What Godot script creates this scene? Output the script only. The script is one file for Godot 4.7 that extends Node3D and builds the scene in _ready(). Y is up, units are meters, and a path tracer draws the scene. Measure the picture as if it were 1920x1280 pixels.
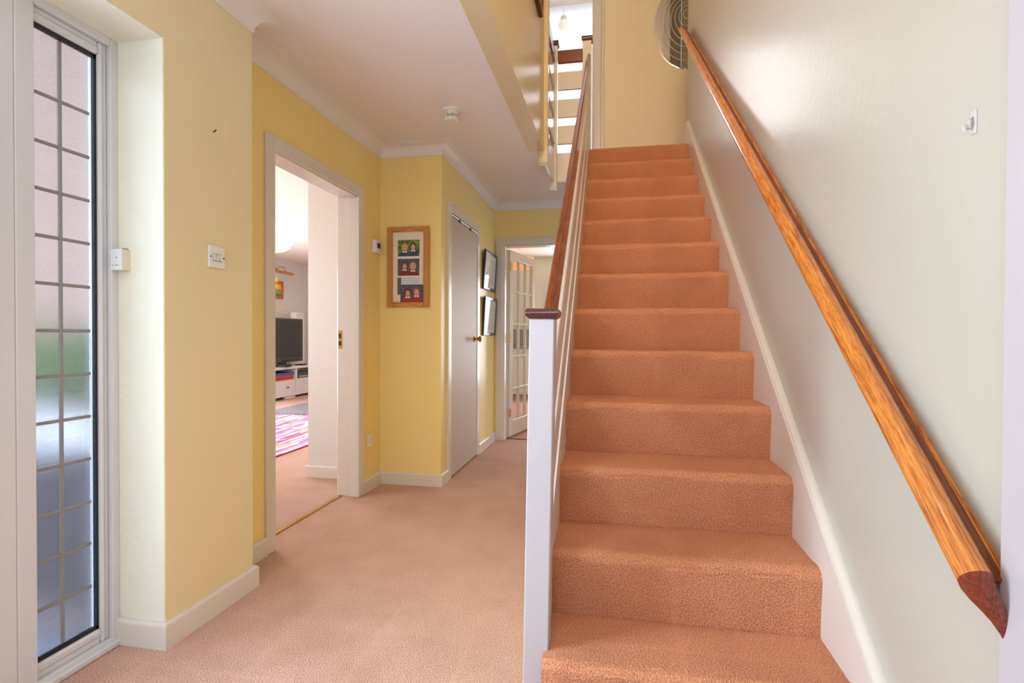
extends Node3D
# A hall with a carpeted staircase. World axes: x right, y up, -z down the hall. The camera stands at (0, 1.08, 0).

const CEIL := 2.433      # hall ceiling
const UP := 2.575        # landing floor
const ROOF := 4.95       # upstairs ceiling
const RISE := 0.195
const GO := 0.2463
const ZTOP := -4.327     # face of the top riser
const RAKE := 0.6698     # angle of the stairs

var SK: Transform3D      # the flight is a touch out of square with the hall
var M := {}
var used := {}


func _ready() -> void:
	# ---- camera, sky, exposure, large lights
	var cam := Camera3D.new()
	cam.name = "camera"
	cam.fov = 2.0 * rad_to_deg(atan(640.0 / 1000.05))
	cam.position = Vector3(0, 1.08, 0)
	cam.rotation = Vector3(-0.012, 0.1876, 0.0042)
	cam.near = 0.05
	cam.far = 200.0
	add_child(cam)
	var we := WorldEnvironment.new()
	we.name = "environment"
	var env := Environment.new()
	env.background_mode = Environment.BG_SKY
	var sky := Sky.new()
	var sm := ProceduralSkyMaterial.new()
	sm.sky_top_color = Color(0.72, 0.82, 0.95)
	sm.sky_horizon_color = Color(0.93, 0.95, 0.97)
	sm.ground_horizon_color = Color(0.8, 0.82, 0.84)
	sm.ground_bottom_color = Color(0.5, 0.5, 0.5)
	sky.sky_material = sm
	env.sky = sky
	env.background_energy_multiplier = 3.6
	env.tonemap_mode = Environment.TONE_MAPPER_LINEAR
	env.tonemap_exposure = 1.26
	env.sdfgi_enabled = true
	env.ssao_enabled = true
	env.ssil_enabled = true
	we.environment = env
	add_child(we)
	area("front_door_daylight", Vector3(-1.745, 1.2, -0.66), "x", Vector2(0.62, 1.5), 5.4, Color(0.80, 0.89, 1.0))
	area("landing_window_daylight", Vector3(-0.575, 3.78, -6.235), "z", Vector2(1.15, 0.95), 2.2, Color(0.97, 0.98, 1.0))
	area("garden_door_daylight", Vector3(-5.9, 1.0, -5.7), "x", Vector2(1.7, 1.8), 10.5, Color(0.98, 0.97, 0.97))
	area("lounge_window_daylight", Vector3(-3.9, 1.5, -2.07), "-z", Vector2(1.9, 1.2), 2.4, Color(0.97, 0.97, 1.0))
	area("kitchen_daylight", Vector3(-0.35, 1.15, -9.13), "z", Vector2(1.3, 1.7), 4.5, Color(0.98, 0.98, 1.0))
	area("added_hall_fill", Vector3(-0.62, 1.5, 1.28), "-z", Vector2(1.5, 1.3), 1.1, Color(0.86, 0.92, 1.0))  # added frontal fill from an unseen, made-up window behind the camera
	area("added_stairwell_fill", Vector3(0.06, 4.0, -0.63), "-z", Vector2(0.8, 1.2), 4.0, Color(1.0, 0.90, 0.75))  # added fill that brightens the landing wall and upper risers
	SK = Transform3D(Basis(), Vector3(0.2, 0, -1.4)) * Transform3D(Basis(Vector3.UP, 0.0055), Vector3.ZERO) * Transform3D(Basis(), Vector3(-0.2, 0, 1.4))
	materials()
	shell()
	trims()
	doors()
	front_window()
	staircase()
	banister()
	landing()
	wall_rail()
	hall_things()
	lounge()
	kitchen()
	outside()


func area(called: String, at: Vector3, face: String, size: Vector2, e: float, c: Color) -> void:
	var l := AreaLight3D.new()
	l.name = called
	l.position = at
	l.rotation.y = {"x": -PI / 2, "-x": PI / 2, "z": PI, "-z": 0.0}[face]
	l.area_size = size
	l.area_normalize_energy = true
	l.light_energy = e
	l.light_color = c
	l.area_range = 30.0
	l.area_attenuation = 2.0
	l.shadow_enabled = true
	add_child(l)


# ------------------------------------------------------------------ mesh building
class MB:
	var t := PackedVector3Array()
	var from := 0

	func tri(a: Vector3, b: Vector3, c: Vector3) -> void:
		t.append(a); t.append(b); t.append(c)

	func quad(a: Vector3, b: Vector3, c: Vector3, d: Vector3) -> void:
		tri(a, b, c); tri(a, c, d)

	func start() -> void:
		from = t.size()

	func done() -> MB:   # turn the last closed piece so that its front faces run clockwise seen from outside
		var v := 0.0
		for i in range(from, t.size(), 3):
			v += t[i].dot(t[i + 1].cross(t[i + 2]))
		if v > 0:
			for i in range(from, t.size(), 3):
				var k := t[i + 1]
				t[i + 1] = t[i + 2]
				t[i + 2] = k
		return self

	func box(a: Vector3, b: Vector3, bev := 0.0) -> MB:
		start()
		var lo := a.min(b)
		var hi := a.max(b)
		if bev <= 0.0:
			var p := []
			for k in 8:
				p.append(Vector3(hi.x if k & 1 else lo.x, hi.y if k & 2 else lo.y, hi.z if k & 4 else lo.z))
			quad(p[0], p[2], p[3], p[1]); quad(p[4], p[5], p[7], p[6]); quad(p[0], p[1], p[5], p[4])
			quad(p[2], p[6], p[7], p[3]); quad(p[0], p[4], p[6], p[2]); quad(p[1], p[3], p[7], p[5])
			return done()
		bev = minf(bev, minf(hi.x - lo.x, minf(hi.y - lo.y, hi.z - lo.z)) * 0.49)
		var at := func(s: Vector3, ax: int) -> Vector3:   # corner s, moved in on all axes but ax
			var q := Vector3.ZERO
			for i in 3:
				var e: float = hi[i] if s[i] > 0 else lo[i]
				q[i] = e if i == ax else e - s[i] * bev
			return q
		for ax in 3:
			var u := (ax + 1) % 3
			var w := (ax + 2) % 3
			for s in [-1, 1]:
				var c := []
				for uv in [[-1, -1], [1, -1], [1, 1], [-1, 1]]:
					var k := Vector3.ZERO
					k[ax] = s; k[u] = uv[0]; k[w] = uv[1]
					c.append(at.call(k, ax))
				if s > 0: quad(c[0], c[3], c[2], c[1])
				else: quad(c[0], c[1], c[2], c[3])
		for ax in 3:   # edges that run along ax
			var u := (ax + 1) % 3
			var w := (ax + 2) % 3
			for su in [-1, 1]:
				for sw in [-1, 1]:
					var k0 := Vector3.ZERO
					var k1 := Vector3.ZERO
					k0[ax] = -1; k1[ax] = 1
					k0[u] = su; k1[u] = su; k0[w] = sw; k1[w] = sw
					var a0: Vector3 = at.call(k0, u)
					var a1: Vector3 = at.call(k1, u)
					var b0: Vector3 = at.call(k0, w)
					var b1: Vector3 = at.call(k1, w)
					if su * sw > 0: quad(a0, a1, b1, b0)
					else: quad(a0, b0, b1, a1)
		for sx in [-1, 1]:
			for sy in [-1, 1]:
				for sz in [-1, 1]:
					var k := Vector3(sx, sy, sz)
					if sx * sy * sz > 0: tri(at.call(k, 0), at.call(k, 2), at.call(k, 1))
					else: tri(at.call(k, 0), at.call(k, 1), at.call(k, 2))
		# faces above may not agree, so each is turned by its own middle (the box is convex)
		var mid := (lo + hi) / 2
		for i in range(from, t.size(), 3):
			var n := (t[i + 2] - t[i]).cross(t[i + 1] - t[i])
			if n.dot((t[i] + t[i + 1] + t[i + 2]) / 3 - mid) < 0:
				var k := t[i + 1]
				t[i + 1] = t[i + 2]
				t[i + 2] = k
		return self

	func loft(rings: Array, caps := true) -> MB:
		start()
		for r in rings.size() - 1:
			var a: PackedVector3Array = rings[r]
			var b: PackedVector3Array = rings[r + 1]
			for i in a.size():
				var j := (i + 1) % a.size()
				quad(a[i], a[j], b[j], b[i])
		if caps:
			cap(rings[0], false)
			cap(rings[-1], true)
		return done()

	func cap(ring: PackedVector3Array, back: bool) -> void:
		var n := Vector3.ZERO
		for i in ring.size():
			n += (ring[i] - ring[0]).cross(ring[(i + 1) % ring.size()] - ring[0])
		if n.length() < 1e-12:
			return
		n = n.normalized()
		var u := (ring[1] - ring[0]).normalized()
		if u.length() < 0.5: u = n.cross(Vector3.UP).normalized()
		var w := n.cross(u)
		var flat := PackedVector2Array()
		for p in ring:
			flat.append(Vector2((p - ring[0]).dot(u), (p - ring[0]).dot(w)))
		var id := Geometry2D.triangulate_polygon(flat)
		for i in range(0, id.size(), 3):
			var a := ring[id[i]]
			var b := ring[id[i + 1]]
			var c := ring[id[i + 2]]
			if ((b - a).cross(c - a).dot(n) > 0) == back: tri(a, b, c)
			else: tri(a, c, b)

	# a flat outline drawn in two of the axes and carried along the third
	func prism(pts: Array, axis: String, lo: float, hi: float) -> MB:
		var rings := []
		for h in [lo, hi]:
			var r := PackedVector3Array()
			for p in pts:
				r.append(Vector3(h, p.y, p.x) if axis == "x" else Vector3(p.x, h, p.y) if axis == "y" else Vector3(p.x, p.y, h))
			rings.append(r)
		return loft(rings)

	func lathe(prof: Array, at: Vector3, dir := Vector3.UP, seg := 20) -> MB:
		var u := dir.cross(Vector3.RIGHT if absf(dir.x) < 0.9 else Vector3.BACK).normalized()
		var w := dir.cross(u)
		var rings := []
		for p in prof:
			var r := PackedVector3Array()
			for k in seg:
				var a := TAU * k / seg
				r.append(at + dir * p.y + (u * cos(a) + w * sin(a)) * maxf(p.x, 0.00005))
			rings.append(r)
		return loft(rings)

	func tube(path: Array, rad: float, seg := 10) -> MB:
		var rings := []
		var up := Vector3.UP
		for i in path.size():
			var d: Vector3 = (path[mini(i + 1, path.size() - 1)] - path[maxi(i - 1, 0)]).normalized()
			if absf(d.dot(up)) > 0.95: up = Vector3.RIGHT
			var u := d.cross(up).normalized()
			var w := u.cross(d)
			var r := PackedVector3Array()
			for k in seg:
				var a := TAU * k / seg
				r.append(path[i] + (u * cos(a) + w * sin(a)) * rad)
			rings.append(r)
		return loft(rings)

	# profile (distance from the wall, height) along a level path of (x, z); the room lies on the right hand of the path
	func sweep(prof: Array, path: Array) -> MB:
		var rings := []
		for i in path.size():
			var p: Vector2 = path[i]
			var d0: Vector2 = (p - path[i - 1]).normalized() if i > 0 else (path[1] - p).normalized()
			var d1: Vector2 = (path[i + 1] - p).normalized() if i < path.size() - 1 else d0
			var n0 := Vector2(-d0.y, d0.x)
			var n1 := Vector2(-d1.y, d1.x)
			var m := (n0 + n1).normalized()
			m /= maxf(m.dot(n0), 0.2)
			var r := PackedVector3Array()
			for q in prof:
				r.append(Vector3(p.x + m.x * q.x, q.y, p.y + m.y * q.x))
			rings.append(r)
		return loft(rings)

	func mesh(crease := 38.0) -> ArrayMesh:
		var n := t.size() / 3
		var fn := PackedVector3Array()
		var at := {}
		for f in n:
			fn.append((t[f * 3 + 2] - t[f * 3]).cross(t[f * 3 + 1] - t[f * 3]))
			for k in 3:
				var key := Vector3i((t[f * 3 + k] * 50000.0).round())
				if not at.has(key): at[key] = PackedInt32Array()
				at[key].append(f)
		var lim := cos(deg_to_rad(crease))
		var nn := PackedVector3Array()
		nn.resize(t.size())
		for f in n:
			var own := fn[f].normalized()
			for k in 3:
				var s := Vector3.ZERO
				for g in at[Vector3i((t[f * 3 + k] * 50000.0).round())]:
					if fn[g].normalized().dot(own) > lim: s += fn[g]
				nn[f * 3 + k] = s.normalized() if s.length() > 1e-14 else own
		var arr := []
		arr.resize(Mesh.ARRAY_MAX)
		arr[Mesh.ARRAY_VERTEX] = t
		arr[Mesh.ARRAY_NORMAL] = nn
		var am := ArrayMesh.new()
		am.add_surface_from_arrays(Mesh.PRIMITIVE_TRIANGLES, arr)
		return am


func mb() -> MB:
	return MB.new()


func V(x: float, y: float, z: float) -> Vector3:
	return Vector3(x, y, z)


func numbered(called: String) -> String:
	var k: int = used.get(called, -1) + 1
	used[called] = k
	return called if k == 0 else "%s_%03d" % [called, k]


func obj(called: String, b: MB, m: Material, parent: Node3D = null, at := Vector3.ZERO) -> MeshInstance3D:
	var o := MeshInstance3D.new()
	o.name = numbered(called) if parent == null else called
	o.mesh = b.mesh()
	o.material_override = m
	o.position = at
	(self if parent == null else parent).add_child(o, true)
	return o


func thing(called: String, label: String, category: String, at := Vector3.ZERO, group := "") -> Node3D:
	var o := Node3D.new()
	o.name = numbered(called)
	o.position = at
	add_child(o)
	return tag(o, label, category, group)


func tag(o: Node3D, label: String, category: String, group := "") -> Node3D:
	o.set_meta("label", label)
	o.set_meta("category", category)
	if group: o.set_meta("group", group)
	return o


func struct(called: String, b: MB, m: Material, label := "", category := "") -> MeshInstance3D:
	var o := obj(called, b, m)
	o.set_meta("kind", "structure")
	if label: tag(o, label, category)
	return o


func skewed(o: Node3D) -> Node3D:
	o.transform = SK * o.transform
	return o


# a rectangle with picture coordinates: corner, the way across and the way down
func print_on(called: String, at: Vector3, across: Vector3, down: Vector3, tex: Texture2D, parent: Node3D, rough := 0.5) -> MeshInstance3D:
	var thick := down.cross(across).normalized() * -0.0006
	var arr := []
	arr.resize(Mesh.ARRAY_MAX)
	var v := PackedVector3Array([at, at + across, at + across + down, at, at + across + down, at + down])
	var n := across.cross(down).normalized() * -1.0
	arr[Mesh.ARRAY_VERTEX] = v
	arr[Mesh.ARRAY_NORMAL] = PackedVector3Array([n, n, n, n, n, n])
	arr[Mesh.ARRAY_TEX_UV] = PackedVector2Array([Vector2(0, 0), Vector2(1, 0), Vector2(1, 1), Vector2(0, 0), Vector2(1, 1), Vector2(0, 1)])
	var am := ArrayMesh.new()
	am.add_surface_from_arrays(Mesh.PRIMITIVE_TRIANGLES, arr)
	var o := MeshInstance3D.new()
	o.name = called
	o.mesh = am
	var m := StandardMaterial3D.new()
	m.albedo_texture = tex
	m.roughness = rough
	m.texture_repeat = false
	o.material_override = m
	parent.add_child(o, true)
	return o


# ------------------------------------------------------------------ materials
func C(r: int, g: int, b: int) -> Color:
	return Color8(r, g, b)


func noise(freq: float, kind := FastNoiseLite.TYPE_SIMPLEX_SMOOTH, oct := 3, sd := 1) -> FastNoiseLite:
	var n := FastNoiseLite.new()
	n.seed = sd
	n.noise_type = kind
	n.frequency = freq
	n.fractal_octaves = oct
	return n


func ntex(n: FastNoiseLite, size := 512, stops: Array = [], nrm := 0.0) -> NoiseTexture2D:
	var t := NoiseTexture2D.new()
	t.width = size
	t.height = size
	t.seamless = true
	t.noise = n
	if stops:
		var g := Gradient.new()
		g.offsets = PackedFloat32Array(stops.map(func(s): return s[0]))
		g.colors = PackedColorArray(stops.map(func(s): return s[1]))
		t.color_ramp = g
	if nrm > 0.0:
		t.as_normal_map = true
		t.bump_strength = nrm
	return t


func mat(called: String, c: Color, rough := 0.5, metal := 0.0) -> StandardMaterial3D:
	var m := StandardMaterial3D.new()
	m.resource_name = called
	m.albedo_color = c
	m.roughness = rough
	m.metallic = metal
	M[called] = m
	return m


func bumpy(m: StandardMaterial3D, t: Texture2D, scale: Vector3, amount: float, in_world := true) -> void:
	m.uv1_triplanar = true
	m.uv1_world_triplanar = in_world
	m.uv1_scale = scale
	m.normal_enabled = true
	m.normal_texture = t
	m.normal_scale = amount


func materials() -> void:
	var soft := ntex(noise(0.03, FastNoiseLite.TYPE_SIMPLEX_SMOOTH, 3, 3), 512, [], 6.0)
	var tuft := ntex(noise(0.16, FastNoiseLite.TYPE_CELLULAR, 2, 5), 512, [], 7.0)
	var speck := ntex(noise(0.13, FastNoiseLite.TYPE_SIMPLEX_SMOOTH, 4, 8), 512, [[0.0, Color(0.52, 0.46, 0.42)], [0.40, Color(0.84, 0.81, 0.79)], [0.62, Color(0.98, 0.98, 0.98)], [1.0, Color(1, 1, 1)]])
	var mottle := ntex(noise(0.012, FastNoiseLite.TYPE_SIMPLEX_SMOOTH, 4, 12), 512, [[0.0, Color(0.95, 0.93, 0.92)], [0.45, Color(0.985, 0.98, 0.98)], [0.7, Color(1, 1, 1)], [1.0, Color(1, 1, 1)]])
	var wall := mat("yellow_paint", C(251, 223, 144), 0.36)
	bumpy(wall, soft, Vector3(1.6, 1.6, 1.6), 0.06)
	bumpy(mat("daylit_yellow_paint", C(241, 222, 172), 0.32), soft, Vector3(1.6, 1.6, 1.6), 0.06)  # same yellow paint as the hall, with daylight put into a paler colour
	var cream := mat("cream_paint", C(196, 190, 172), 0.27)
	bumpy(cream, soft, Vector3(2.0, 0.8, 2.0), 0.05)
	bumpy(mat("stairwell_paint", C(224, 202, 156), 0.33), soft, Vector3(2.0, 0.8, 2.0), 0.06)
	var land := mat("landing_paint", C(244, 228, 188), 0.45)
	bumpy(land, soft, Vector3(1.5, 1.5, 1.5), 0.15)
	var reveal := mat("lit_reveal_paint", C(246, 240, 218), 0.28)  # creamy paint, whitened further to carry the window light in its colour
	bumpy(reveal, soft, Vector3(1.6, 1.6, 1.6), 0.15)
	var white_wall := mat("white_paint", C(226, 221, 214), 0.5)
	bumpy(white_wall, soft, Vector3(1.5, 1.5, 1.5), 0.12)
	bumpy(mat("green_paint", C(222, 226, 208), 0.5), soft, Vector3(1.5, 1.5, 1.5), 0.12)
	bumpy(mat("ceiling_paint", C(240, 232, 224), 0.6), soft, Vector3(1.5, 1.5, 1.5), 0.10)
	mat("coving_paint", C(240, 233, 222), 0.5)
	bumpy(mat("gloss_white", C(228, 218, 204), 0.26), soft, Vector3(3, 3, 3), 0.07)
	bumpy(mat("closet_paint", C(202, 186, 172), 0.48), soft, Vector3(3, 1.2, 3), 0.06)
	mat("upvc", C(222, 219, 219), 0.28)
	mat("newel_paint", C(196, 187, 186), 0.35)
	mat("gasket", C(22, 22, 28), 0.4)
	mat("lead", C(150, 143, 136), 0.5, 0.2)
	mat("plastic_white", C(238, 236, 230), 0.35)
	mat("hook_plastic", C(205, 200, 194), 0.4)
	mat("plastic_cream", C(234, 224, 200), 0.4)
	mat("plastic_black", C(24, 24, 26), 0.35)
	mat("dark_mark", C(70, 64, 60), 0.6)
	mat("brass", C(205, 160, 82), 0.22, 1.0)
	mat("steel", C(170, 170, 172), 0.3, 1.0)
	for k in [["carpet", C(254, 206, 180)], ["stair_carpet", C(247, 169, 122)], ["lounge_carpet", C(246, 202, 180)]]:  # one carpet throughout; the pinker floor tone has bluish daylight put into it
		var c := mat(k[0], k[1], 0.95)
		c.uv1_triplanar = true
		c.uv1_world_triplanar = true
		c.uv1_scale = Vector3(3.0, 3.0, 3.0)
		c.albedo_texture = speck
		c.normal_enabled = true
		c.normal_texture = tuft
		c.normal_scale = 1.1
		c.rim_enabled = true
		c.rim = 0.25
		c.rim_tint = 0.6
		c.detail_enabled = true
		c.detail_albedo = mottle
		c.detail_blend_mode = BaseMaterial3D.BLEND_MODE_MUL
		c.detail_uv_layer = BaseMaterial3D.DETAIL_UV_2
		c.uv2_triplanar = true
		c.uv2_world_triplanar = true
		c.uv2_scale = Vector3(0.5, 0.5, 0.5)
	M.kitchen_floor = mat("kitchen_floor", C(196, 132, 110), 0.5)
	# woods: the grain runs along each piece's own z axis
	var grain := ntex(noise(0.02, FastNoiseLite.TYPE_SIMPLEX_SMOOTH, 4, 21), 512, [[0.0, Color(0.50, 0.32, 0.18)], [0.33, Color(0.82, 0.66, 0.48)], [0.46, Color(1, 0.95, 0.88)], [0.56, Color(0.82, 0.68, 0.52)], [0.66, Color(1, 0.96, 0.9)], [1.0, Color(1, 1, 1)]])
	for k in [["pine", C(222, 148, 70), 0.22], ["pine_dark", C(126, 66, 28), 0.35], ["mahogany", C(136, 66, 40), 0.2], ["mahogany_dark", C(92, 46, 34), 0.25], ["end_grain", C(140, 70, 48), 0.25], ["frame_pine", C(222, 170, 96), 0.4], ["painting_frame", C(196, 128, 74), 0.45]]:
		var w := mat(k[0], k[1], k[2])
		w.albedo_texture = grain
		w.uv1_triplanar = true
		w.uv1_scale = Vector3(12, 12, 0.6)
		w.clearcoat_enabled = k[0] in ["pine", "mahogany", "mahogany_dark"]
		w.clearcoat = 0.4
		w.clearcoat_roughness = 0.12
	mat("frame_black", C(46, 36, 34), 0.3)
	mat("mount", C(240, 226, 204), 0.7)
	var pane := mat("clear_glass", Color(1, 1, 1, 0.06), 0.02)
	pane.transparency = BaseMaterial3D.TRANSPARENCY_ALPHA
	var obscure := mat("obscure_glass", Color(1, 1, 1, 0.0), 0.1)
	obscure.refraction_enabled = true
	obscure.refraction_scale = 0.045
	bumpy(obscure, ntex(noise(0.06, FastNoiseLite.TYPE_SIMPLEX_SMOOTH, 3, 31), 512, [], 10.0), Vector3(14, 14, 14), 0.32)
	var mirror := mat("mirror", C(225, 226, 222), 0.03, 1.0)
	mirror.metallic_specular = 0.5
	mat("etched", C(240, 238, 230), 0.5, 0.3)
	mat("screen", C(30, 22, 20), 0.12)
	mat("bezel", C(60, 58, 56), 0.3)
	var shade := mat("paper_shade", C(250, 240, 214), 0.8)
	shade.emission_enabled = true
	shade.emission = C(255, 226, 170)
	shade.emission_energy_multiplier = 0.55
	shade.backlight_enabled = true
	shade.backlight = Color(0.4, 0.38, 0.3)
	var globe := mat("opal_glass", C(250, 250, 248), 0.3)
	globe.backlight_enabled = true
	globe.backlight = Color(0.9, 0.9, 0.9)
	mat("furniture_white", C(232, 228, 224), 0.35)
	mat("blue_card", C(62, 92, 160), 0.5)
	mat("red_card", C(196, 62, 58), 0.5)
	mat("paper", C(236, 230, 222), 0.7)
	mat("red_cloth", C(150, 40, 40), 0.8)


# ------------------------------------------------------------------ the shell of the house
func shell() -> void:
	struct("floor", mb().box(V(-1.795, -0.1, -5.42), V(0.72, 0, 1.3)), M.carpet, "salmon pink carpeted hall floor running towards the far glazed door", "floor")
	struct("floor_lounge", mb().box(V(-6.1, -0.1, -9.6), V(-1.795, 0, -1.8)), M.lounge_carpet, "pale pink carpeted lounge floor beyond the open doorway", "floor")
	struct("floor_kitchen", mb().box(V(-2.27, -0.1, -9.4), V(1.4, -0.004, -5.42)), M.kitchen_floor, "brownish kitchen floor beyond the glazed door", "floor")
	# left side of the hall
	struct("wall_left", mb().box(V(-1.80, 0, -2.021), V(-1.507, CEIL, -1.57)).box(V(-1.80, 2.087, -1.57), V(-1.507, CEIL, -0.2)).box(V(-1.80, 0, -0.2), V(-1.507, CEIL, 1.3)), M.daylit_yellow_paint, "yellow wall with daylight put into its paler colour, between the front window and the lounge doorway", "wall")
	struct("wall_left_reveal", mb().box(V(-1.692, 0, -1.572), V(-1.510, 2.085, -1.568)).box(V(-1.692, 2.084, -1.568), V(-1.510, 2.088, -0.2)), M.lit_reveal_paint, "creamy reveal whitened with window light in its colour, on the right of the leaded window", "wall")
	struct("wall_left_lounge", mb().box(V(-1.80, 0, -2.36), V(-1.664, CEIL, -2.021)).box(V(-1.80, 0, -3.68), V(-1.664, CEIL, -3.30)).box(V(-1.80, 2.02, -3.30), V(-1.664, CEIL, -2.36)), M.yellow_paint, "yellow hall wall that holds the lounge doorway", "wall")
	struct("wall_photo", mb().box(V(-1.664, 0, -3.727), V(-1.301, CEIL, -3.627)).box(V(-1.301, 0, -3.727), V(-1.201, CEIL, -3.627)), M.yellow_paint, "narrow yellow wall with the photo frame, facing the front", "wall")
	struct("wall_closet", mb().box(V(-1.301, 0, -3.84), V(-1.201, CEIL, -3.727)).box(V(-1.301, 0, -5.35), V(-1.201, CEIL, -4.62)).box(V(-1.301, 2.0, -4.62), V(-1.201, CEIL, -3.84)), M.yellow_paint, "yellow wall with the flush closet door", "wall")
	struct("wall_nib", mb().box(V(-2.27, 0, -5.42), V(-1.80, CEIL, -3.68)), M.white_paint, "cream wall end in the lounge just beyond the doorway", "wall")
	struct("wall_far", mb().box(V(-1.301, 0, -5.47), V(-1.10, CEIL, -5.35)).box(V(-0.34, 0, -5.47), V(0.72, CEIL, -5.35)).box(V(-1.10, 2.005, -5.47), V(-0.34, CEIL, -5.35)), M.yellow_paint, "yellow end wall of the hall above the kitchen doorway", "wall")
	skewed(struct("wall_right", mb().box(V(0.605, 0, -4.60), V(0.72, ROOF, 1.3)), M.cream_paint, "glossy cream stairwell wall carrying the pine handrail", "wall"))
	struct("wall_back", mb().box(V(-1.80, 0, 1.3), V(-1.42, ROOF, 1.4)).box(V(0.18, 0, 1.3), V(0.72, ROOF, 1.4)).box(V(-1.42, 0, 1.3), V(0.18, 0.8, 1.4)).box(V(-1.42, 2.2, 1.3), V(0.18, ROOF, 1.4)), M.cream_paint)
	var w := thing("window_6", "wide white framed window added behind the camera for fill light", "window")  # made-up window, added to go with the frontal fill light
	w.set_meta("kind", "structure")
	obj("frame", mb().box(V(-1.42, 0.8, 1.32), V(-1.36, 2.2, 1.39), 0.003).box(V(0.12, 0.8, 1.32), V(0.18, 2.2, 1.39), 0.003).box(V(-1.36, 2.14, 1.32), V(0.12, 2.2, 1.39), 0.003).box(V(-1.36, 0.8, 1.32), V(0.12, 0.86, 1.39), 0.003), M.upvc, w)
	obj("pane", mb().box(V(-1.36, 0.86, 1.352), V(0.12, 2.14, 1.358)), M.clear_glass, w)
	struct("ceiling", mb().box(V(-1.80, CEIL, -5.42), V(-0.51, 2.50, 1.3)).box(V(-0.51, CEIL, -5.42), V(0.60, 2.50, -4.46)).box(V(-0.51, CEIL, -0.6), V(0.60, 2.50, 1.3)), M.ceiling_paint, "plain white hall ceiling with the smoke alarm on it", "ceiling")
	struct("wall_stairwell", mb().box(V(-0.62, 2.5, -3.90), V(-0.51, ROOF, -0.6)).box(V(-0.51, 2.5, -0.6), V(0.60, 3.3, -0.5)).box(V(-0.51, 4.7, -0.6), V(0.60, ROOF, -0.5)).box(V(-0.51, 3.3, -0.6), V(-0.4, 4.7, -0.5)).box(V(0.52, 3.3, -0.6), V(0.60, 4.7, -0.5)), M.stairwell_paint, "glossy cream wall rising above the hall ceiling on the left of the stairwell", "wall")
	struct("trim_edge", mb().box(V(-0.62, CEIL - 0.002, -3.90), V(-0.508, 2.505, -0.6)), M.stairwell_paint)
	var w2 := thing("window_7", "unseen stairwell window added for fill light above the front of the hall", "window")  # made-up window, added to go with the upper stairwell fill light
	w2.set_meta("kind", "structure")
	obj("frame", mb().box(V(-0.4, 3.3, -0.59), V(-0.35, 4.7, -0.52), 0.003).box(V(0.47, 3.3, -0.59), V(0.52, 4.7, -0.52), 0.003).box(V(-0.35, 4.65, -0.59), V(0.47, 4.7, -0.52), 0.003).box(V(-0.35, 3.3, -0.59), V(0.47, 3.35, -0.52), 0.003), M.upvc, w2)
	obj("pane", mb().box(V(-0.35, 3.35, -0.558), V(0.47, 4.65, -0.552)), M.clear_glass, w2)
	# upstairs
	struct("floor_landing", mb().box(V(-3.4, 2.505, -6.3), V(-0.55, UP, -3.90)).box(V(-0.55, 2.505, -6.3), V(-0.14, UP, -4.42)).box(V(-0.14, 2.505, -5.42), V(2.4, UP, -4.365)), M.stair_carpet, "carpeted landing floor at the head of the stairs", "floor")
	struct("wall_landing", mb().box(V(-0.20, UP, -5.47), V(2.4, ROOF, -5.35)), M.landing_paint, "beige landing wall at the head of the stairs", "wall")
	struct("wall_landing_right", mb().box(V(0.72, UP, -4.60), V(2.4, ROOF, -4.50)).box(V(2.4, UP, -5.47), V(2.5, ROOF, -4.5)), M.landing_paint)
	var by := 3.10   # the landing window's hole
	struct("wall_landing_back", mb().box(V(-3.4, UP, -6.4), V(-1.25, ROOF, -6.3)).box(V(0.10, UP, -6.4), V(0.9, ROOF, -6.3)).box(V(-1.25, UP, -6.4), V(0.10, by, -6.3)).box(V(-1.25, 4.93, -6.4), V(0.10, ROOF, -6.3)), M.white_paint, "white wall round the bright landing window", "wall")
	struct("wall_landing_side", mb().box(V(-3.5, UP, -6.4), V(-3.4, ROOF, -3.8)).box(V(-3.4, UP, -3.90), V(-0.62, ROOF, -3.80)).box(V(0.9, UP, -6.4), V(1.0, ROOF, -5.47)), M.white_paint)
	struct("ceiling_landing", mb().box(V(-3.5, ROOF, -6.4), V(2.5, ROOF + 0.1, 1.4)), M.ceiling_paint, "white ceiling over the landing", "ceiling")
	# lounge
	struct("wall_lounge_left", mb().box(V(-6.1, 0, -9.6), V(-5.95, CEIL, -6.6)).box(V(-6.1, 0, -4.8), V(-5.95, CEIL, -1.8)).box(V(-6.1, 2.15, -6.6), V(-5.95, CEIL, -4.8)), M.white_paint, "white lounge wall behind the television", "wall")
	struct("wall_lounge_back", mb().box(V(-6.1, 0, -9.7), V(-2.17, CEIL, -9.6)).box(V(-2.27, 0, -9.6), V(-2.17, CEIL, -5.42)), M.white_paint)
	struct("wall_lounge_front", mb().box(V(-6.1, 0, -2.02), V(-4.9, CEIL, -1.85)).box(V(-2.9, 0, -2.02), V(-1.80, CEIL, -1.85)).box(V(-4.9, 0, -2.02), V(-2.9, 0.85, -1.85)).box(V(-4.9, 2.15, -2.02), V(-2.9, CEIL, -1.85)), M.white_paint)
	struct("ceiling_lounge", mb().box(V(-6.1, CEIL, -9.7), V(-1.80, 2.50, -1.85)), M.ceiling_paint, "white lounge ceiling with the paper lantern hanging from it", "ceiling")
	# kitchen
	struct("wall_kitchen_back", mb().box(V(-2.27, 0, -9.4), V(-1.16, CEIL, -9.25)).box(V(0.46, 0, -9.4), V(1.4, CEIL, -9.25)).box(V(-1.16, 2.10, -9.4), V(0.46, CEIL, -9.25)), M.green_paint, "pale green kitchen wall round the garden door", "wall")
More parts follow.
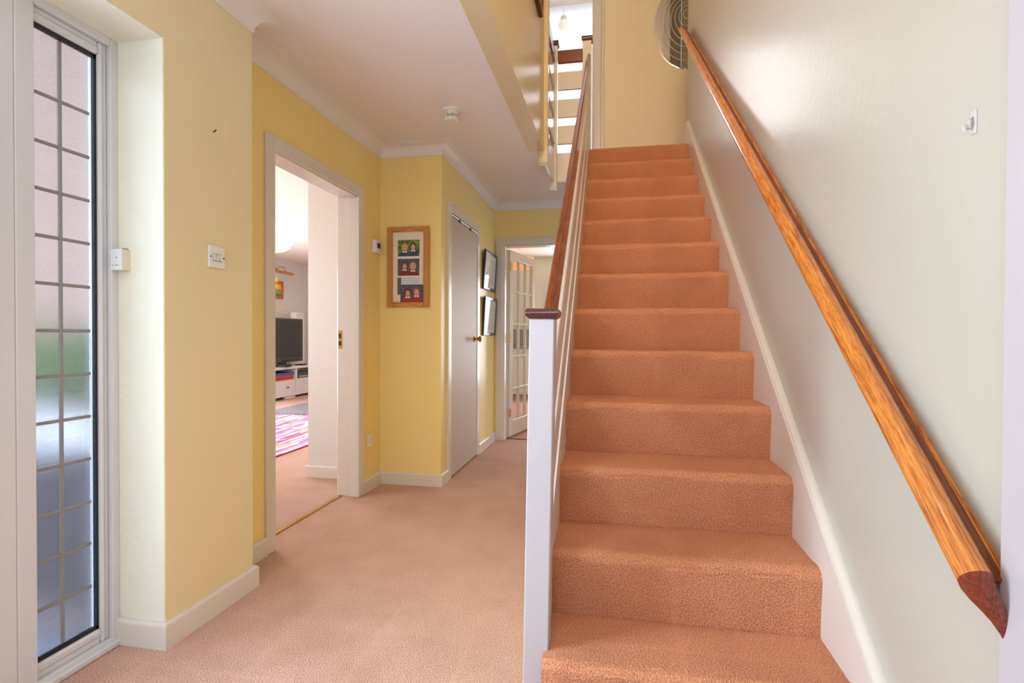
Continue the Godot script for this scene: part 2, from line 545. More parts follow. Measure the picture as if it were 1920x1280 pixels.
	struct("wall_kitchen_side", mb().box(V(-2.17, 0, -9.3), V(-2.07, CEIL, -5.47)).box(V(1.3, 0, -9.3), V(1.4, CEIL, -5.47)), M.green_paint)
	struct("ceiling_kitchen", mb().box(V(-2.27, CEIL, -9.4), V(1.4, 2.50, -5.42)), M.ceiling_paint, "white kitchen ceiling seen above the glazed door", "ceiling")


func cove() -> Array:
	var p := [Vector2(0, 2.350), Vector2(0.006, 2.350)]
	for k in 9:
		var a := PI / 2 * k / 8
		p.append(Vector2(0.082 - 0.076 * cos(a), 2.354 + 0.072 * sin(a)))
	p.append(Vector2(0.088, 2.427))
	p.append(Vector2(0.088, CEIL + 0.004))
	p.append(Vector2(-0.004, CEIL + 0.004))
	p.append(Vector2(-0.004, 2.350))
	p.remove_at(0)
	return p


func board(h := 0.09, t := 0.018) -> Array:
	var p := [Vector2(-0.002, 0), Vector2(t, 0), Vector2(t, h - 0.016)]
	for k in 5:
		var a := PI / 2 * (k + 1) / 5
		p.append(Vector2(t - 0.012 + 0.012 * cos(a), h - 0.014 + 0.014 * sin(a)))
	p.append(Vector2(-0.002, h))
	return p


func trims() -> void:
	struct("trim_1", mb().sweep(cove(), [Vector2(-1.507, 1.3), Vector2(-1.507, -2.021), Vector2(-1.664, -2.021), Vector2(-1.664, -3.627), Vector2(-1.201, -3.627), Vector2(-1.201, -5.35), Vector2(0.60, -5.35)]), M.coving_paint, "white concave coving along the hall walls and ceiling", "coving")
	struct("baseboard_left", mb().sweep(board(), [Vector2(-1.69, -1.57), Vector2(-1.507, -1.57), Vector2(-1.507, -2.021), Vector2(-1.664, -2.021), Vector2(-1.664, -2.318)]), M.gloss_white, "scuffed white skirting round the wall beside the front window", "skirting board")
	struct("baseboard_photo", mb().sweep(board(), [Vector2(-1.664, -3.339), Vector2(-1.664, -3.627), Vector2(-1.201, -3.627), Vector2(-1.201, -3.764)]), M.gloss_white, "white skirting below the photo frame wall", "skirting board")
	struct("baseboard_closet", mb().sweep(board(), [Vector2(-1.201, -4.682), Vector2(-1.201, -5.35), Vector2(-1.184, -5.35)]), M.gloss_white, "short white skirting beyond the closet door", "skirting board")
	struct("baseboard_nib", mb().sweep(board(), [Vector2(-2.27, -5.40), Vector2(-2.27, -3.68), Vector2(-1.80, -3.68)]), M.gloss_white, "white skirting at the foot of the cream wall end in the lounge", "skirting board")
	# casing round the opening on the landing
	var c := thing("trim_2", "white door casing at the left end of the landing wall", "door casing")
	c.set_meta("kind", "structure")
	obj("lining", mb().box(V(-0.222, UP, -5.475), V(-0.2, 4.62, -5.345), 0.002), M.gloss_white, c)
	obj("casing", mb().box(V(-0.205, UP, -5.35), V(-0.135, 4.69, -5.328), 0.003), M.gloss_white, c)
	obj("bead", mb().box(V(-0.135, UP, -5.35), V(-0.105, 4.69, -5.338), 0.003), M.gloss_white, c)
	# casing of the doorway beside the foot of the stairs
	skewed(struct("trim_3", mb().box(V(0.586, 0, -0.945), V(0.606, 2.08, -0.875), 0.003).box(V(0.586, 2.01, -0.875), V(0.606, 2.08, -0.05), 0.003).box(V(0.596, 0.005, -0.872), V(0.61, 2.008, -0.12), 0.002), M.newel_paint, "white door casing beside the lower end of the handrail", "door casing"))


# ------------------------------------------------------------------ doors
func flat_frame(parent: Node3D, called: String, m: Material, x0: float, x1: float, z0: float, z1: float, top: float, w: float) -> void:   # three boards on a wall across x: outer edges z0 (near) and z1 (far)
	obj(called, mb().box(V(x0, 0, z0 - w), V(x1, top, z0), 0.003), m, parent)
	obj(called, mb().box(V(x0, 0, z1), V(x1, top, z1 + w), 0.003), m, parent)
	obj(called, mb().box(V(x0, top - w, z1 + w), V(x1, top, z0 - w), 0.003), m, parent)


func doors() -> void:
	var d := thing("door_1", "open lounge doorway with cream lining and architrave", "doorway")
	d.set_meta("kind", "structure")
	flat_frame(d, "architrave", M.gloss_white, -1.666, -1.649, -2.317, -3.340, 2.061, 0.071)
	for s in [[-2.356, -2.372], [-3.304, -3.284]]:
		obj("lining", mb().box(V(-1.81, 0, s[0]), V(-1.664, 1.995, s[1]), 0.002), M.gloss_white, d)
	obj("lining", mb().box(V(-1.81, 1.995, -3.304), V(-1.664, 2.022, -2.356), 0.002), M.gloss_white, d)
	obj("door_stop", mb().box(V(-1.722, 0, -3.285), V(-1.664, 1.983, -3.270), 0.003), M.gloss_white, d)
	obj("door_stop", mb().box(V(-1.722, 0, -2.371), V(-1.664, 1.983, -2.386), 0.003), M.gloss_white, d)
	obj("door_stop", mb().box(V(-1.722, 1.983, -3.285), V(-1.664, 1.996, -2.371), 0.003), M.gloss_white, d)
	for s in [-2.29, -3.37]:
		pass
	obj("casing", mb().box(V(-1.822, 0, -3.36), V(-1.80, 2.06, -3.30), 0.003).box(V(-1.822, 0, -2.36), V(-1.80, 2.06, -2.30), 0.003).box(V(-1.822, 2.0, -3.30), V(-1.80, 2.06, -2.36), 0.003), M.gloss_white, d)
	var sp := obj("strike_plate", mb().box(V(-1.806, 0.985, -3.288), V(-1.776, 1.105, -3.2815), 0.001), M.brass, d)
	obj("latch_hole", mb().box(V(-1.80, 1.055, -3.283), V(-1.783, 1.085, -3.2805)), M.gasket, sp)
	obj("latch_hole", mb().box(V(-1.80, 1.005, -3.283), V(-1.783, 1.035, -3.2805)), M.gasket, sp)
	obj("threshold_strip", mb().box(V(-1.805, 0, -3.284), V(-1.775, 0.006, -2.372), 0.003), M.brass, d)

	d = thing("door_2", "flush closet door painted glossy cream with a brass knob", "door")
	d.set_meta("kind", "structure")
	flat_frame(d, "architrave", M.gloss_white, -1.203, -1.187, -3.758, -4.686, 2.062, 0.078)
	var leaf := obj("leaf", mb().box(V(-1.235, 0.012, -4.604), V(-1.192, 1.972, -3.842), 0.003), M.closet_paint, d)
	obj("top_track", mb().box(V(-1.22, 1.976, -4.606), V(-1.187, 1.992, -3.838), 0.002), M.steel, d)
	obj("catch", mb().box(V(-1.2, 1.958, -4.06), V(-1.184, 1.978, -4.03), 0.002), M.dark_mark, d)
	obj("catch", mb().box(V(-1.2, 1.958, -4.38), V(-1.184, 1.978, -4.35), 0.002), M.dark_mark, d)
	obj("knob", mb().lathe([Vector2(0, 0), Vector2(0.028, 0), Vector2(0.028, 0.004), Vector2(0.016, 0.008), Vector2(0.010, 0.014), Vector2(0.010, 0.030), Vector2(0.020, 0.036), Vector2(0.026, 0.046), Vector2(0.026, 0.056), Vector2(0.018, 0.066), Vector2(0, 0.069)], V(-1.192, 1.045, -4.515), Vector3.RIGHT), M.brass, leaf)

	d = thing("door_3", "glazed kitchen door of fifteen panes standing open at the end of the hall", "door")
	d.set_meta("kind", "structure")
	obj("architrave", mb().box(V(-1.183, 0, -5.352), V(-1.112, 2.064, -5.334), 0.003), M.gloss_white, d)
	obj("architrave", mb().box(V(-0.33, 0, -5.352), V(-0.26, 2.064, -5.334), 0.003), M.gloss_white, d)
	obj("architrave", mb().box(V(-1.112, 1.993, -5.352), V(-0.33, 2.064, -5.334), 0.003), M.gloss_white, d)
	obj("lining", mb().box(V(-1.118, 0, -5.475), V(-1.09, 1.985, -5.345), 0.002), M.gloss_white, d)
	obj("lining", mb().box(V(-0.35, 0, -5.475), V(-0.322, 1.985, -5.345), 0.002), M.gloss_white, d)
	obj("lining", mb().box(V(-1.118, 1.985, -5.475), V(-0.322, 2.012, -5.345), 0.002), M.gloss_white, d)
	obj("threshold_strip", mb().box(V(-1.09, -0.002, -5.47), V(-0.35, 0.004, -5.43), 0.002), M.pine_dark, d)
	var lf := Node3D.new()
	lf.name = "leaf"
	lf.position = V(-1.084, 0, -5.490)
	lf.rotation.y = deg_to_rad(78.3)
	d.add_child(lf)
	var w := 0.766
	var t0 := -0.02
	var t1 := 0.02
	obj("stile", mb().box(V(0, 0.012, t0), V(0.09, 1.972, t1), 0.003), M.gloss_white, lf)
	obj("stile", mb().box(V(w - 0.09, 0.012, t0), V(w, 1.972, t1), 0.003), M.gloss_white, lf)
	obj("rail", mb().box(V(0.09, 1.880, t0), V(w - 0.09, 1.972, t1), 0.003), M.gloss_white, lf)
	obj("rail", mb().box(V(0.09, 0.012, t0), V(w - 0.09, 0.175, t1), 0.003), M.gloss_white, lf)
	var gx0 := 0.09
	var gx1 := w - 0.09
	var gy0 := 0.175
	var gy1 := 1.880
	var bar := 0.022
	var pw := (gx1 - gx0 - 2 * bar) / 3
	var ph := (gy1 - gy0 - 4 * bar) / 5
	for k in 2:
		obj("glazing_bar", mb().box(V(gx0 + pw * (k + 1) + bar * k, gy0, -0.016), V(gx0 + (pw + bar) * (k + 1), gy1, 0.016), 0.004), M.gloss_white, lf)
	for k in 4:
		obj("glazing_bar", mb().box(V(gx0, gy0 + ph * (k + 1) + bar * k, -0.015), V(gx1, gy0 + (ph + bar) * (k + 1), 0.015), 0.004), M.gloss_white, lf)
	for i in 3:
		for j in 5:
			obj("pane", mb().box(V(gx0 + (pw + bar) * i - 0.003, gy0 + (ph + bar) * j - 0.003, -0.002), V(gx0 + (pw + bar) * i + pw + 0.003, gy0 + (ph + bar) * j + ph + 0.003, 0.002)), M.clear_glass, lf)
	for y in [0.22, 1.0, 1.75]:
		obj("hinge", mb().box(V(-0.006, y, 0.016), V(0.03, y + 0.09, 0.0225), 0.001).lathe([Vector2(0.005, 0), Vector2(0.005, 0.09)], V(-0.006, y, 0.022), Vector3.UP, 8), M.brass, lf)

	# the front door, left of the front window: mostly outside the frame
	d = thing("door_4", "white front door and frame post at the left edge beside the leaded window", "door")
	d.set_meta("kind", "structure")
	obj("frame_post", mb().box(V(-1.775, 0, -1.298), V(-1.69, 2.087, -1.243), 0.003), M.upvc, d)
	obj("frame_post", mb().box(V(-1.775, 0, -1.2425), V(-1.690, 2.087, -1.10), 0.003), M.upvc, d)
	obj("frame_post", mb().box(V(-1.775, 0, -0.28), V(-1.69, 2.087, -0.2), 0.003), M.upvc, d)
	obj("frame_head", mb().box(V(-1.775, 2.03, -1.10), V(-1.69, 2.087, -0.28), 0.003), M.upvc, d)
	var lv := obj("leaf", mb().box(V(-1.765, 0.02, -1.095), V(-1.70, 2.028, -0.985), 0.003).box(V(-1.765, 0.02, -0.335), V(-1.70, 2.028, -0.285), 0.003).box(V(-1.765, 1.96, -0.985), V(-1.70, 2.028, -0.335), 0.003).box(V(-1.765, 0.02, -0.985), V(-1.70, 0.44, -0.335), 0.003), M.upvc, d)
	obj("pane", mb().box(V(-1.728, 0.43, -0.99), V(-1.722, 1.97, -0.33)), M.clear_glass, d)
	obj("handle", mb().box(V(-1.70, 0.98, -1.07), V(-1.692, 1.16, -1.035), 0.003).tube([V(-1.694, 1.09, -1.052), V(-1.65, 1.09, -1.052), V(-1.645, 1.09, -0.94)], 0.009), M.steel, lv)


# ------------------------------------------------------------------ the leaded window beside the front door
func front_window() -> void:
	var d := thing("window_1", "tall narrow white window with leaded obscure glass beside the front door", "window")
	d.set_meta("kind", "structure")
	# outer frame (z from -1.298 to -1.569), stepped inwards to the glass
	var za := -1.298
	var zb := -1.569
	obj("frame", mb().box(V(-1.78, 0.0, zb), V(-1.69, 2.086, zb + 0.028), 0.003), M.upvc, d)
	obj("frame", mb().box(V(-1.78, 2.058, zb + 0.028), V(-1.69, 2.086, za), 0.003), M.upvc, d)
	obj("frame", mb().box(V(-1.78, 0.0, zb + 0.028), V(-1.69, 0.03, za), 0.003), M.upvc, d)
	obj("frame", mb().box(V(-1.78, 0.03, za - 0.006), V(-1.70, 2.058, za), 0.002), M.upvc, d)
	obj("glazing_bead", mb().box(V(-1.735, 0.03, zb + 0.028), V(-1.706, 2.058, zb + 0.044), 0.003).box(V(-1.735, 0.03, zb + 0.044), V(-1.700, 2.058, zb + 0.060), 0.006), M.upvc, d)
	obj("glazing_bead", mb().box(V(-1.735, 2.040, zb + 0.060), V(-1.706, 2.058, za), 0.003).box(V(-1.735, 2.014, zb + 0.060), V(-1.700, 2.040, za), 0.006), M.upvc, d)
	obj("glazing_bead", mb().box(V(-1.735, 0.03, zb + 0.060), V(-1.706, 0.052, za), 0.003).box(V(-1.735, 0.052, zb + 0.060), V(-1.700, 0.078, za), 0.006), M.upvc, d)
	obj("sill", mb().box(V(-1.70, 0.0, zb + 0.002), V(-1.672, 0.022, -1.2), 0.004), M.upvc, d)
	var z0 := zb + 0.060
	obj("gasket", mb().box(V(-1.722, 0.078, z0), V(-1.712, 2.014, z0 + 0.010)).box(V(-1.722, 2.000, z0), V(-1.712, 2.014, za)).box(V(-1.722, 0.078, z0), V(-1.712, 0.090, za)), M.gasket, d)
	var rows := [0.090, 0.229, 0.374, 0.515, 0.660, 0.802, 0.945, 1.088, 1.234, 1.379, 1.522, 1.666, 1.812, 2.0]
	var zm := -1.397
	var ze := z0 + 0.016
	for j in rows.size() - 1:
		for s in [[zm - 0.002, ze], [za + 0.004, zm + 0.002]]:
			obj("pane", mb().box(V(-1.728, rows[j] + 0.001, s[0]), V(-1.723, rows[j + 1] - 0.001, s[1])), M.obscure_glass, d)
		if j > 0:
			obj("lead_strip", mb().box(V(-1.731, rows[j] - 0.005, ze), V(-1.720, rows[j] + 0.005, za), 0.002), M.lead, d)
	obj("lead_strip", mb().box(V(-1.731, 0.09, zm - 0.005), V(-1.719, 2.0, zm + 0.005), 0.002), M.lead, d)
	obj("edge_strip", mb().box(V(-1.7295, 0.09, z0 + 0.0095), V(-1.7215, 2.0, ze)), M.clear_glass, d)


# ------------------------------------------------------------------ stairs
func zk(k: int) -> float:      # face of riser k (1 at the bottom, 13 at the landing)
	return ZTOP + (13 - k) * GO


func hk(k: int) -> float:
	return UP - (13 - k) * RISE if k > 0 else 0.0


func nose(z: float, w := 0.0) -> float:   # height of the nosing line at z, plus w measured square to it
	return UP - (z - ZTOP) * RISE / GO + w / cos(RAKE)


func staircase() -> void:
	var s := thing("staircase", "straight staircase covered in salmon pink carpet between white strings", "staircase")
	skewed(s)
	var rng := FastNoiseLite.new()
	rng.seed = 4
	rng.frequency = 1.6
	for k in range(1, 14):
		var zf := zk(k)
		var zb := zk(k + 1) - 0.004
		var y0 := hk(k - 1)
		var y1 := hk(k)
		if k == 13: zb = zf - 0.042
		var prof := []   # (z, y)
		prof.append(Vector2(zf - 0.002, y0 - 0.004))
		prof.append(Vector2(zf + 0.003, y0 + 0.006))
		prof.append(Vector2(zf + 0.004, y0 + 0.07))
		var r := 0.034
		for q in 8:
			var a := PI / 2 * q / 7
			prof.append(Vector2(zf + 0.012 - r + r * cos(a), y1 - r + r * sin(a)))
		prof.append(Vector2(zf - 0.07, y1 - 0.001))
		prof.append(Vector2(zb, y1 - 0.001))
		prof.append(Vector2(zb, y1 - 0.03))
		prof.append(Vector2(zf - 0.03, y1 - 0.03))
		prof.append(Vector2(zf - 0.03, y0 - 0.004))
		var rings := []
		var n := 26
		for i in n + 1:
			var x := lerpf(-0.1785, 0.5785, float(i) / n)
			var edge := minf(x + 0.1785, 0.5785 - x)
			var drop := 0.004 * clampf(1.0 - edge / 0.03, 0, 1)
			var ring := PackedVector3Array()
			for q in prof.size():
				var p: Vector2 = prof[q]
				var wob: float = rng.get_noise_2d(x * 2.0 + k * 7.3, q * 0.3)
				var live := 1.0 if q > 0 and q < 12 else 0.0
				ring.append(V(x, p.y + live * (wob * 0.004 - drop * (1.0 if q > 3 else 0.0)), p.x + live * (wob * 0.005 - drop)))
			rings.append(ring)
		obj("carpeted_step", mb().loft(rings), M.stair_carpet, s)
	# wall string and outer string: raking boards with an eased top edge
	var top := 0.075
	var zb2 := -1.22
	var prof := [Vector2(zb2, 0), Vector2(zb2, nose(zb2, top)), Vector2(-4.47, nose(-4.47, top)), Vector2(-4.56, UP + 0.15), Vector2(-4.575, UP + 0.15), Vector2(-4.575, UP - 0.07), Vector2(-4.40, UP - 0.07), Vector2(-4.30, nose(-4.30, -0.26)), Vector2(-1.7, nose(-1.7, -0.26)), Vector2(-1.55, 0)]
	obj("wall_string", mb().prism(prof, "x", 0.578, 0.6055), M.gloss_white, s)
	var bead := mb()
	var rings := []
	for z in [zb2, -4.47]:
		var r := PackedVector3Array()
		for q in [[0.6055, top - 0.004], [0.6055, top + 0.014], [0.593, top + 0.014], [0.584, top + 0.008], [0.582, top - 0.004]]:
			r.append(V(q[0], nose(z, q[1]), z))
		rings.append(r)
	obj("string_bead", bead.loft(rings), M.gloss_white, s)
	prof = [Vector2(-1.486, nose(-1.486, top)), Vector2(-4.36, nose(-4.36, top)), Vector2(-4.36, nose(-4.36, -0.24)), Vector2(-1.486, nose(-1.486, -0.24))]
	prof = [Vector2(-1.486, nose(-1.486, top)), Vector2(-4.36, nose(-4.36, top)), Vector2(-4.36, UP - 0.20), Vector2(-4.18, UP - 0.20), Vector2(-1.70, nose(-1.70, -0.24)), Vector2(-1.486, 0.0)]
	obj("outer_string", mb().prism(prof, "x", -0.201, -0.178), M.gloss_white, s)
	obj("spandrel_panel", mb().prism([Vector2(-1.55, 0), Vector2(-1.70, nose(-1.70, -0.22)), Vector2(-4.18, nose(-4.18, -0.22)), Vector2(-4.18, 0)], "x", -0.196, -0.184), M.yellow_paint, s)
	obj("soffit", mb().prism([Vector2(-1.75, nose(-1.75, -0.25)), Vector2(-4.25, nose(-4.25, -0.25)), Vector2(-4.25, nose(-4.25, -0.262)), Vector2(-1.75, nose(-1.75, -0.262))], "x", -0.182, 0.58), M.gloss_white, s)


# a raking board: its own z axis runs down the rake; w is measured square to the nosing line
func rake_board(called: String, x0: float, x1: float, w0: float, w1: float, za: float, zb: float, m: Material, parent: Node3D, bev := 0.004) -> MeshInstance3D:
	var len := (za - zb) / cos(RAKE)
	var t := tan(RAKE)
	var rings := []
	for k in 2:
		var ring := PackedVector3Array()
		for q in [[x0 + bev, w0], [x1 - bev, w0], [x1, w0 + bev], [x1, w1 - bev], [x1 - bev, w1], [x0 + bev, w1], [x0, w1 - bev], [x0, w0 + bev]]:
			ring.append(V(q[0], q[1], -len * k - q[1] * t))   # plumb cut at both ends
		rings.append(ring)
	var o := obj(called, mb().loft(rings), m, parent, V(0, nose(za), za))
	o.rotation.x = RAKE
	return o


func cap_mesh(x0: float, x1: float, y0: float, y1: float, z0: float, z1: float) -> MB:   # newel cap: flat block with an eased and undercut edge
	var rings := []
	var h := y1 - y0
	for q in [[0.010, 0.0], [0.002, 0.25], [0.0, 0.5], [0.0, 0.75], [0.004, 1.0]]:
		var i: float = q[0]
		var y: float = y0 + h * q[1]
		rings.append(PackedVector3Array([V(x0 + i, y, z0 - i), V(x1 - i, y, z0 - i), V(x1 - i, y, z1 + i), V(x0 + i, y, z1 + i)]))
	return mb().loft(rings)


func banister() -> void:
	var b := thing("stair_banister", "raking stair banister with mahogany handrail, cream rails and a white newel post at its foot", "banister")
	skewed(b)
	var w := 0.586     # handrail top above the nosing line
	rake_board("handrail", -0.204, -0.177, w - 0.10, w, -1.488, -4.352, M.mahogany, b, 0.006)
	rake_board("rail_board", -0.199, -0.177, w - 0.30, w - 0.175, -1.484, -4.352, M.gloss_white, b, 0.003)
	rake_board("rail_board", -0.199, -0.177, w - 0.455, w - 0.35, -1.484, -4.352, M.gloss_white, b, 0.003)
	var p := obj("newel_post", mb().box(V(-0.034, -1.124, -0.068), V(0.034, 0, 0), 0.003), M.newel_paint, b, V(-0.188, 1.124, -1.42))
	p.rotation.z = deg_to_rad(-0.8)
	obj("newel_cap", cap_mesh(-0.0445, 0.0445, 0.0, 0.027, 0.010, -0.078), M.mahogany_dark, p)
	p = obj("newel_post", mb().box(V(-0.035, 0, -0.07), V(0.035, 1.15, 0), 0.003), M.gloss_white, b, V(-0.206, 2.30, -4.35))
	obj("newel_cap", cap_mesh(-0.045, 0.045, 1.15, 1.185, 0.010, -0.08), M.mahogany_dark, p)


func landing() -> void:
	var b := thing("landing_balustrade", "landing balustrade of white boards under a broad mahogany rail at the stairhead", "balustrade")
	var ys := [[3.093, 3.240], [2.868, 3.015], [2.650, 2.800]]
	obj("top_rail", mb().box(V(-0.462, 3.313, -4.425), V(-0.259, 3.417, -4.398), 0.004), M.mahogany, b)
	for y in ys:
		obj("rail_board", mb().box(V(-0.462, y[0], -4.422), V(-0.259, y[1], -4.400), 0.003), M.gloss_white, b)
	obj("top_rail", mb().box(V(-0.507, 3.313, -4.38), V(-0.480, 3.417, -3.97), 0.004), M.mahogany, b)
	for y in ys:
		obj("rail_board", mb().box(V(-0.504, y[0], -4.38), V(-0.482, y[1], -3.97), 0.003), M.gloss_white, b)
	var p := obj("newel_post", mb().box(V(-0.526, 2.285, -4.442), V(-0.464, 3.45, -4.380), 0.003), M.gloss_white, b)
	obj("newel_cap", cap_mesh(-0.536, -0.454, 3.45, 3.49, -4.370, -4.452), M.mahogany_dark, p)
	obj("half_newel", mb().box(V(-0.552, 2.345, -3.970), V(-0.480, ROOF, -3.898), 0.003), M.stairwell_paint, b)
	obj("fascia", mb().box(V(-0.464, 2.340, -4.418), V(-0.259, 2.576, -4.395), 0.003), M.gloss_white, b)
	obj("fascia", mb().box(V(-0.512, 2.345, -4.38), V(-0.487, 2.576, -3.97), 0.003), M.gloss_white, b)
	# the window behind the landing
	var d := thing("window_2", "large white framed landing window, blown out with daylight", "window")
	d.set_meta("kind", "structure")
	obj("frame", mb().box(V(-1.25, 3.10, -6.39), V(-1.20, 4.93, -6.34), 0.003).box(V(0.05, 3.10, -6.39), V(0.10, 4.93, -6.34), 0.003).box(V(-1.20, 4.88, -6.39), V(0.05, 4.93, -6.34), 0.003).box(V(-1.20, 3.10, -6.39), V(0.05, 3.15, -6.34), 0.003), M.upvc, d)
	obj("sill", mb().box(V(-1.28, 3.07, -6.32), V(0.13, 3.10, -6.25), 0.004), M.upvc, d)
	var net := mat("net_cloth", C(252, 252, 252), 0.9)
	net.backlight_enabled = true
	net.backlight = Color(1, 1, 1)
	var sheet := mb()   # one thickness of cloth
	for q in 160:
		var xa := lerpf(-1.27, 0.12, q / 160.0)
		var xb := lerpf(-1.27, 0.12, (q + 1) / 160.0)
		var za := -6.285 + 0.0012 * sin(q * 0.9)
		var zb := -6.285 + 0.0012 * sin((q + 1) * 0.9)
		sheet.quad(V(xa, 3.105, za), V(xa, 4.935, za), V(xb, 4.935, zb), V(xb, 3.105, zb))
	tag(obj("net_curtain", sheet, net), "white net curtain glowing over the landing window", "curtain")
	for x in [-1.20, -0.54]:
		obj("pane", mb().box(V(x, 3.15, -6.362), V(x + (0.65 if x < -1 else 0.59), 4.88, -6.356)), M.clear_glass, d)
	var l := thing("ceiling_pendant", "white globe pendant lamp hanging over the landing", "lamp", V(-0.555, 4.47, -5.9))
	obj("globe", mb().lathe([Vector2(0, -0.085), Vector2(0.035, -0.078), Vector2(0.062, -0.05), Vector2(0.07, -0.015), Vector2(0.06, 0.025), Vector2(0.042, 0.055), Vector2(0.036, 0.062), Vector2(0, 0.062)], Vector3.ZERO), M.opal_glass, l)
	obj("lamp_holder", mb().lathe([Vector2(0.036, 0.06), Vector2(0.036, 0.10), Vector2(0.02, 0.115), Vector2(0.004, 0.12)], Vector3.ZERO), M.plastic_white, l)
	obj("cord", mb().tube([V(0, 0.11, 0), V(0, 0.48, 0)], 0.004), M.plastic_white, l)
	# the oval mirror
	var m := thing("oval_mirror", "oval frameless mirror etched with rings on the landing wall, half hidden by the stairwell wall", "mirror", V(0.682, 4.045, -5.345))
	var prof := PackedVector3Array()
	var rings := []
	for q in [[1.0, -0.004], [1.0, 0.004], [0.985, 0.006]]:
		var r := PackedVector3Array()
		for k in 72:
			r.append(V(cos(TAU * k / 72) * 0.318 * q[0], sin(TAU * k / 72) * 0.42 * q[0], q[1]))
		rings.append(r)
	obj("mirror_glass", mb().loft(rings), M.mirror, m)
	for k in 7:
		var f := 0.10 + 0.125 * k
		var path := []
		for q in 65:
			path.append(V(cos(TAU * q / 64) * 0.318 * f - 0.015 * (1 - f), sin(TAU * q / 64) * 0.42 * f + 0.11 * (1 - f), 0.0062))
		obj("etched_ring", mb().tube(path, 0.0022, 6), M.etched, m)
	# picture on the stairwell wall
	var f := thing("wall_picture", "wooden framed picture high on the stairwell wall, only its lower corner showing", "picture frame", V(-0.508, 3.235, -3.62))
	f.rotation.z = deg_to_rad(-2.0)
	var x1 := 0.026
	obj("frame", mb().box(V(0, 0, 0), V(x1, 0.03, 0.62), 0.003).box(V(0, 0.45, 0), V(x1, 0.48, 0.62), 0.003).box(V(0, 0.03, 0), V(x1, 0.45, 0.03), 0.003).box(V(0, 0.03, 0.59), V(x1, 0.45, 0.62), 0.003), M.pine_dark, f)
	obj("mount", mb().box(V(0.004, 0.03, 0.03), V(0.012, 0.45, 0.59)), M.mount, f)


func wall_rail() -> void:
	var h := thing("wall_handrail", "varnished pine handrail on a pine backing board up the right stairwell wall", "handrail")
	skewed(h)
	# own frame: z runs down the rake from the lower end of the board; y is square to the rake
	var root := V(0, 0.69, -0.95)
	var len := 3.545 / cos(RAKE)
	var bk := obj("backing_board", mb().box(V(0.590, -0.035, -len), V(0.6055, 0.016, 0.0), 0.003), M.pine, h, root)
	bk.rotation.x = RAKE
	var cx := 0.549
	var cy := 0.022
	var rad := 0.0235
	var rings := []
	var seg := 20
	var ring := func(x: float, y: float, z: float, r: float, sq: float) -> PackedVector3Array:
		var p := PackedVector3Array()
		for k in seg:
			var a := TAU * k / seg
			p.append(V(x + r * cos(a) * sq, y + r * sin(a), z))
		return p
	rings.append(ring.call(cx, cy, -len - 0.09, rad * 0.8, 1.0))
	rings.append(ring.call(cx, cy, -len - 0.085, rad, 1.0))
	rings.append(ring.call(cx, cy, 0.0, rad, 1.0))
	var rr := obj("rail", mb().loft(rings), M.pine, h, root)
	rr.rotation.x = RAKE
	# the scooped lower end turns to the wall and runs out to a point
	rings = []
	for q in [[0.0, 0.549, 0.022, 0.0235], [0.012, 0.551, 0.016, 0.0228], [0.03, 0.558, 0.006, 0.0195], [0.05, 0.569, -0.006, 0.0155], [0.066, 0.579, -0.020, 0.0115], [0.082, 0.588, -0.036, 0.008], [0.097, 0.595, -0.052, 0.005], [0.108, 0.600, -0.066, 0.0015]]:
		rings.append(ring.call(q[1], q[2], q[0] * 0.62, q[3], 1.0))
	var e := obj("rail_end", mb().loft(rings), M.end_grain, h, root)
	e.rotation.x = RAKE
	var web := obj("web", mb().box(V(0.556, 0.002, -len), V(0.591, 0.022, 0.0), 0.002).box(V(0.566, -0.035, -0.02), V(0.594, 0.012, 0.004), 0.004), M.pine_dark, h, root)
	web.rotation.x = RAKE


# ------------------------------------------------------------------ small things in the hall
func face_print(sd: int, bg: Color, bg2: Color, top: Color, collar: Color, hair: Array) -> ImageTexture:
	var im := Image.create(120, 84, false, Image.FORMAT_RGB8)
	var n := FastNoiseLite.new()
	n.seed = sd
	n.frequency = 0.03
	for y in 84:
		for x in 120:
			var c := bg.lerp(bg2, clampf(0.5 + n.get_noise_2d(x, y), 0, 1))
			for p in 2:
				var cx := 38.0 + 46.0 * p
				var cy := 34.0 + 5.0 * ((p + sd) % 2)
				var dx := (x - cx) / 15.0
				var dy := (y - cy) / 19.0
				var sx := (x - cx) / 30.0
				var sy := (y - 84.0) / 30.0
				if sx * sx + sy * sy < 1: c = top
				if absf(x - cx) < 13 and y > cy + 17 and y < cy + 26 and absf(x - cx) > (cy + 27 - y) * 0.4: c = collar
				if hair[p][1] and absf(dx) < 1.18 and y > cy - 10 and y < cy + 24 and absf(dx) > 0.75: c = hair[p][0]
				if dx * dx / 1.25 + (dy + 0.15) * (dy + 0.15) < 1.1: c = hair[p][0]
				if dx * dx * 1.35 + (dy - 0.18) * (dy - 0.18) * 1.25 < 0.82:
					c = Color(0.86, 0.64, 0.53)
					if absf(absf(x - cx) - 5) < 1.6 and absf(y - cy + 1) < 1.2: c = Color(0.3, 0.22, 0.2)
					if absf(x - cx) < 4.5 and absf(y - cy - 11) < 1.1: c = Color(0.72, 0.34, 0.32)
			im.set_pixel(x, y, c)
	return ImageTexture.create_from_image(im)


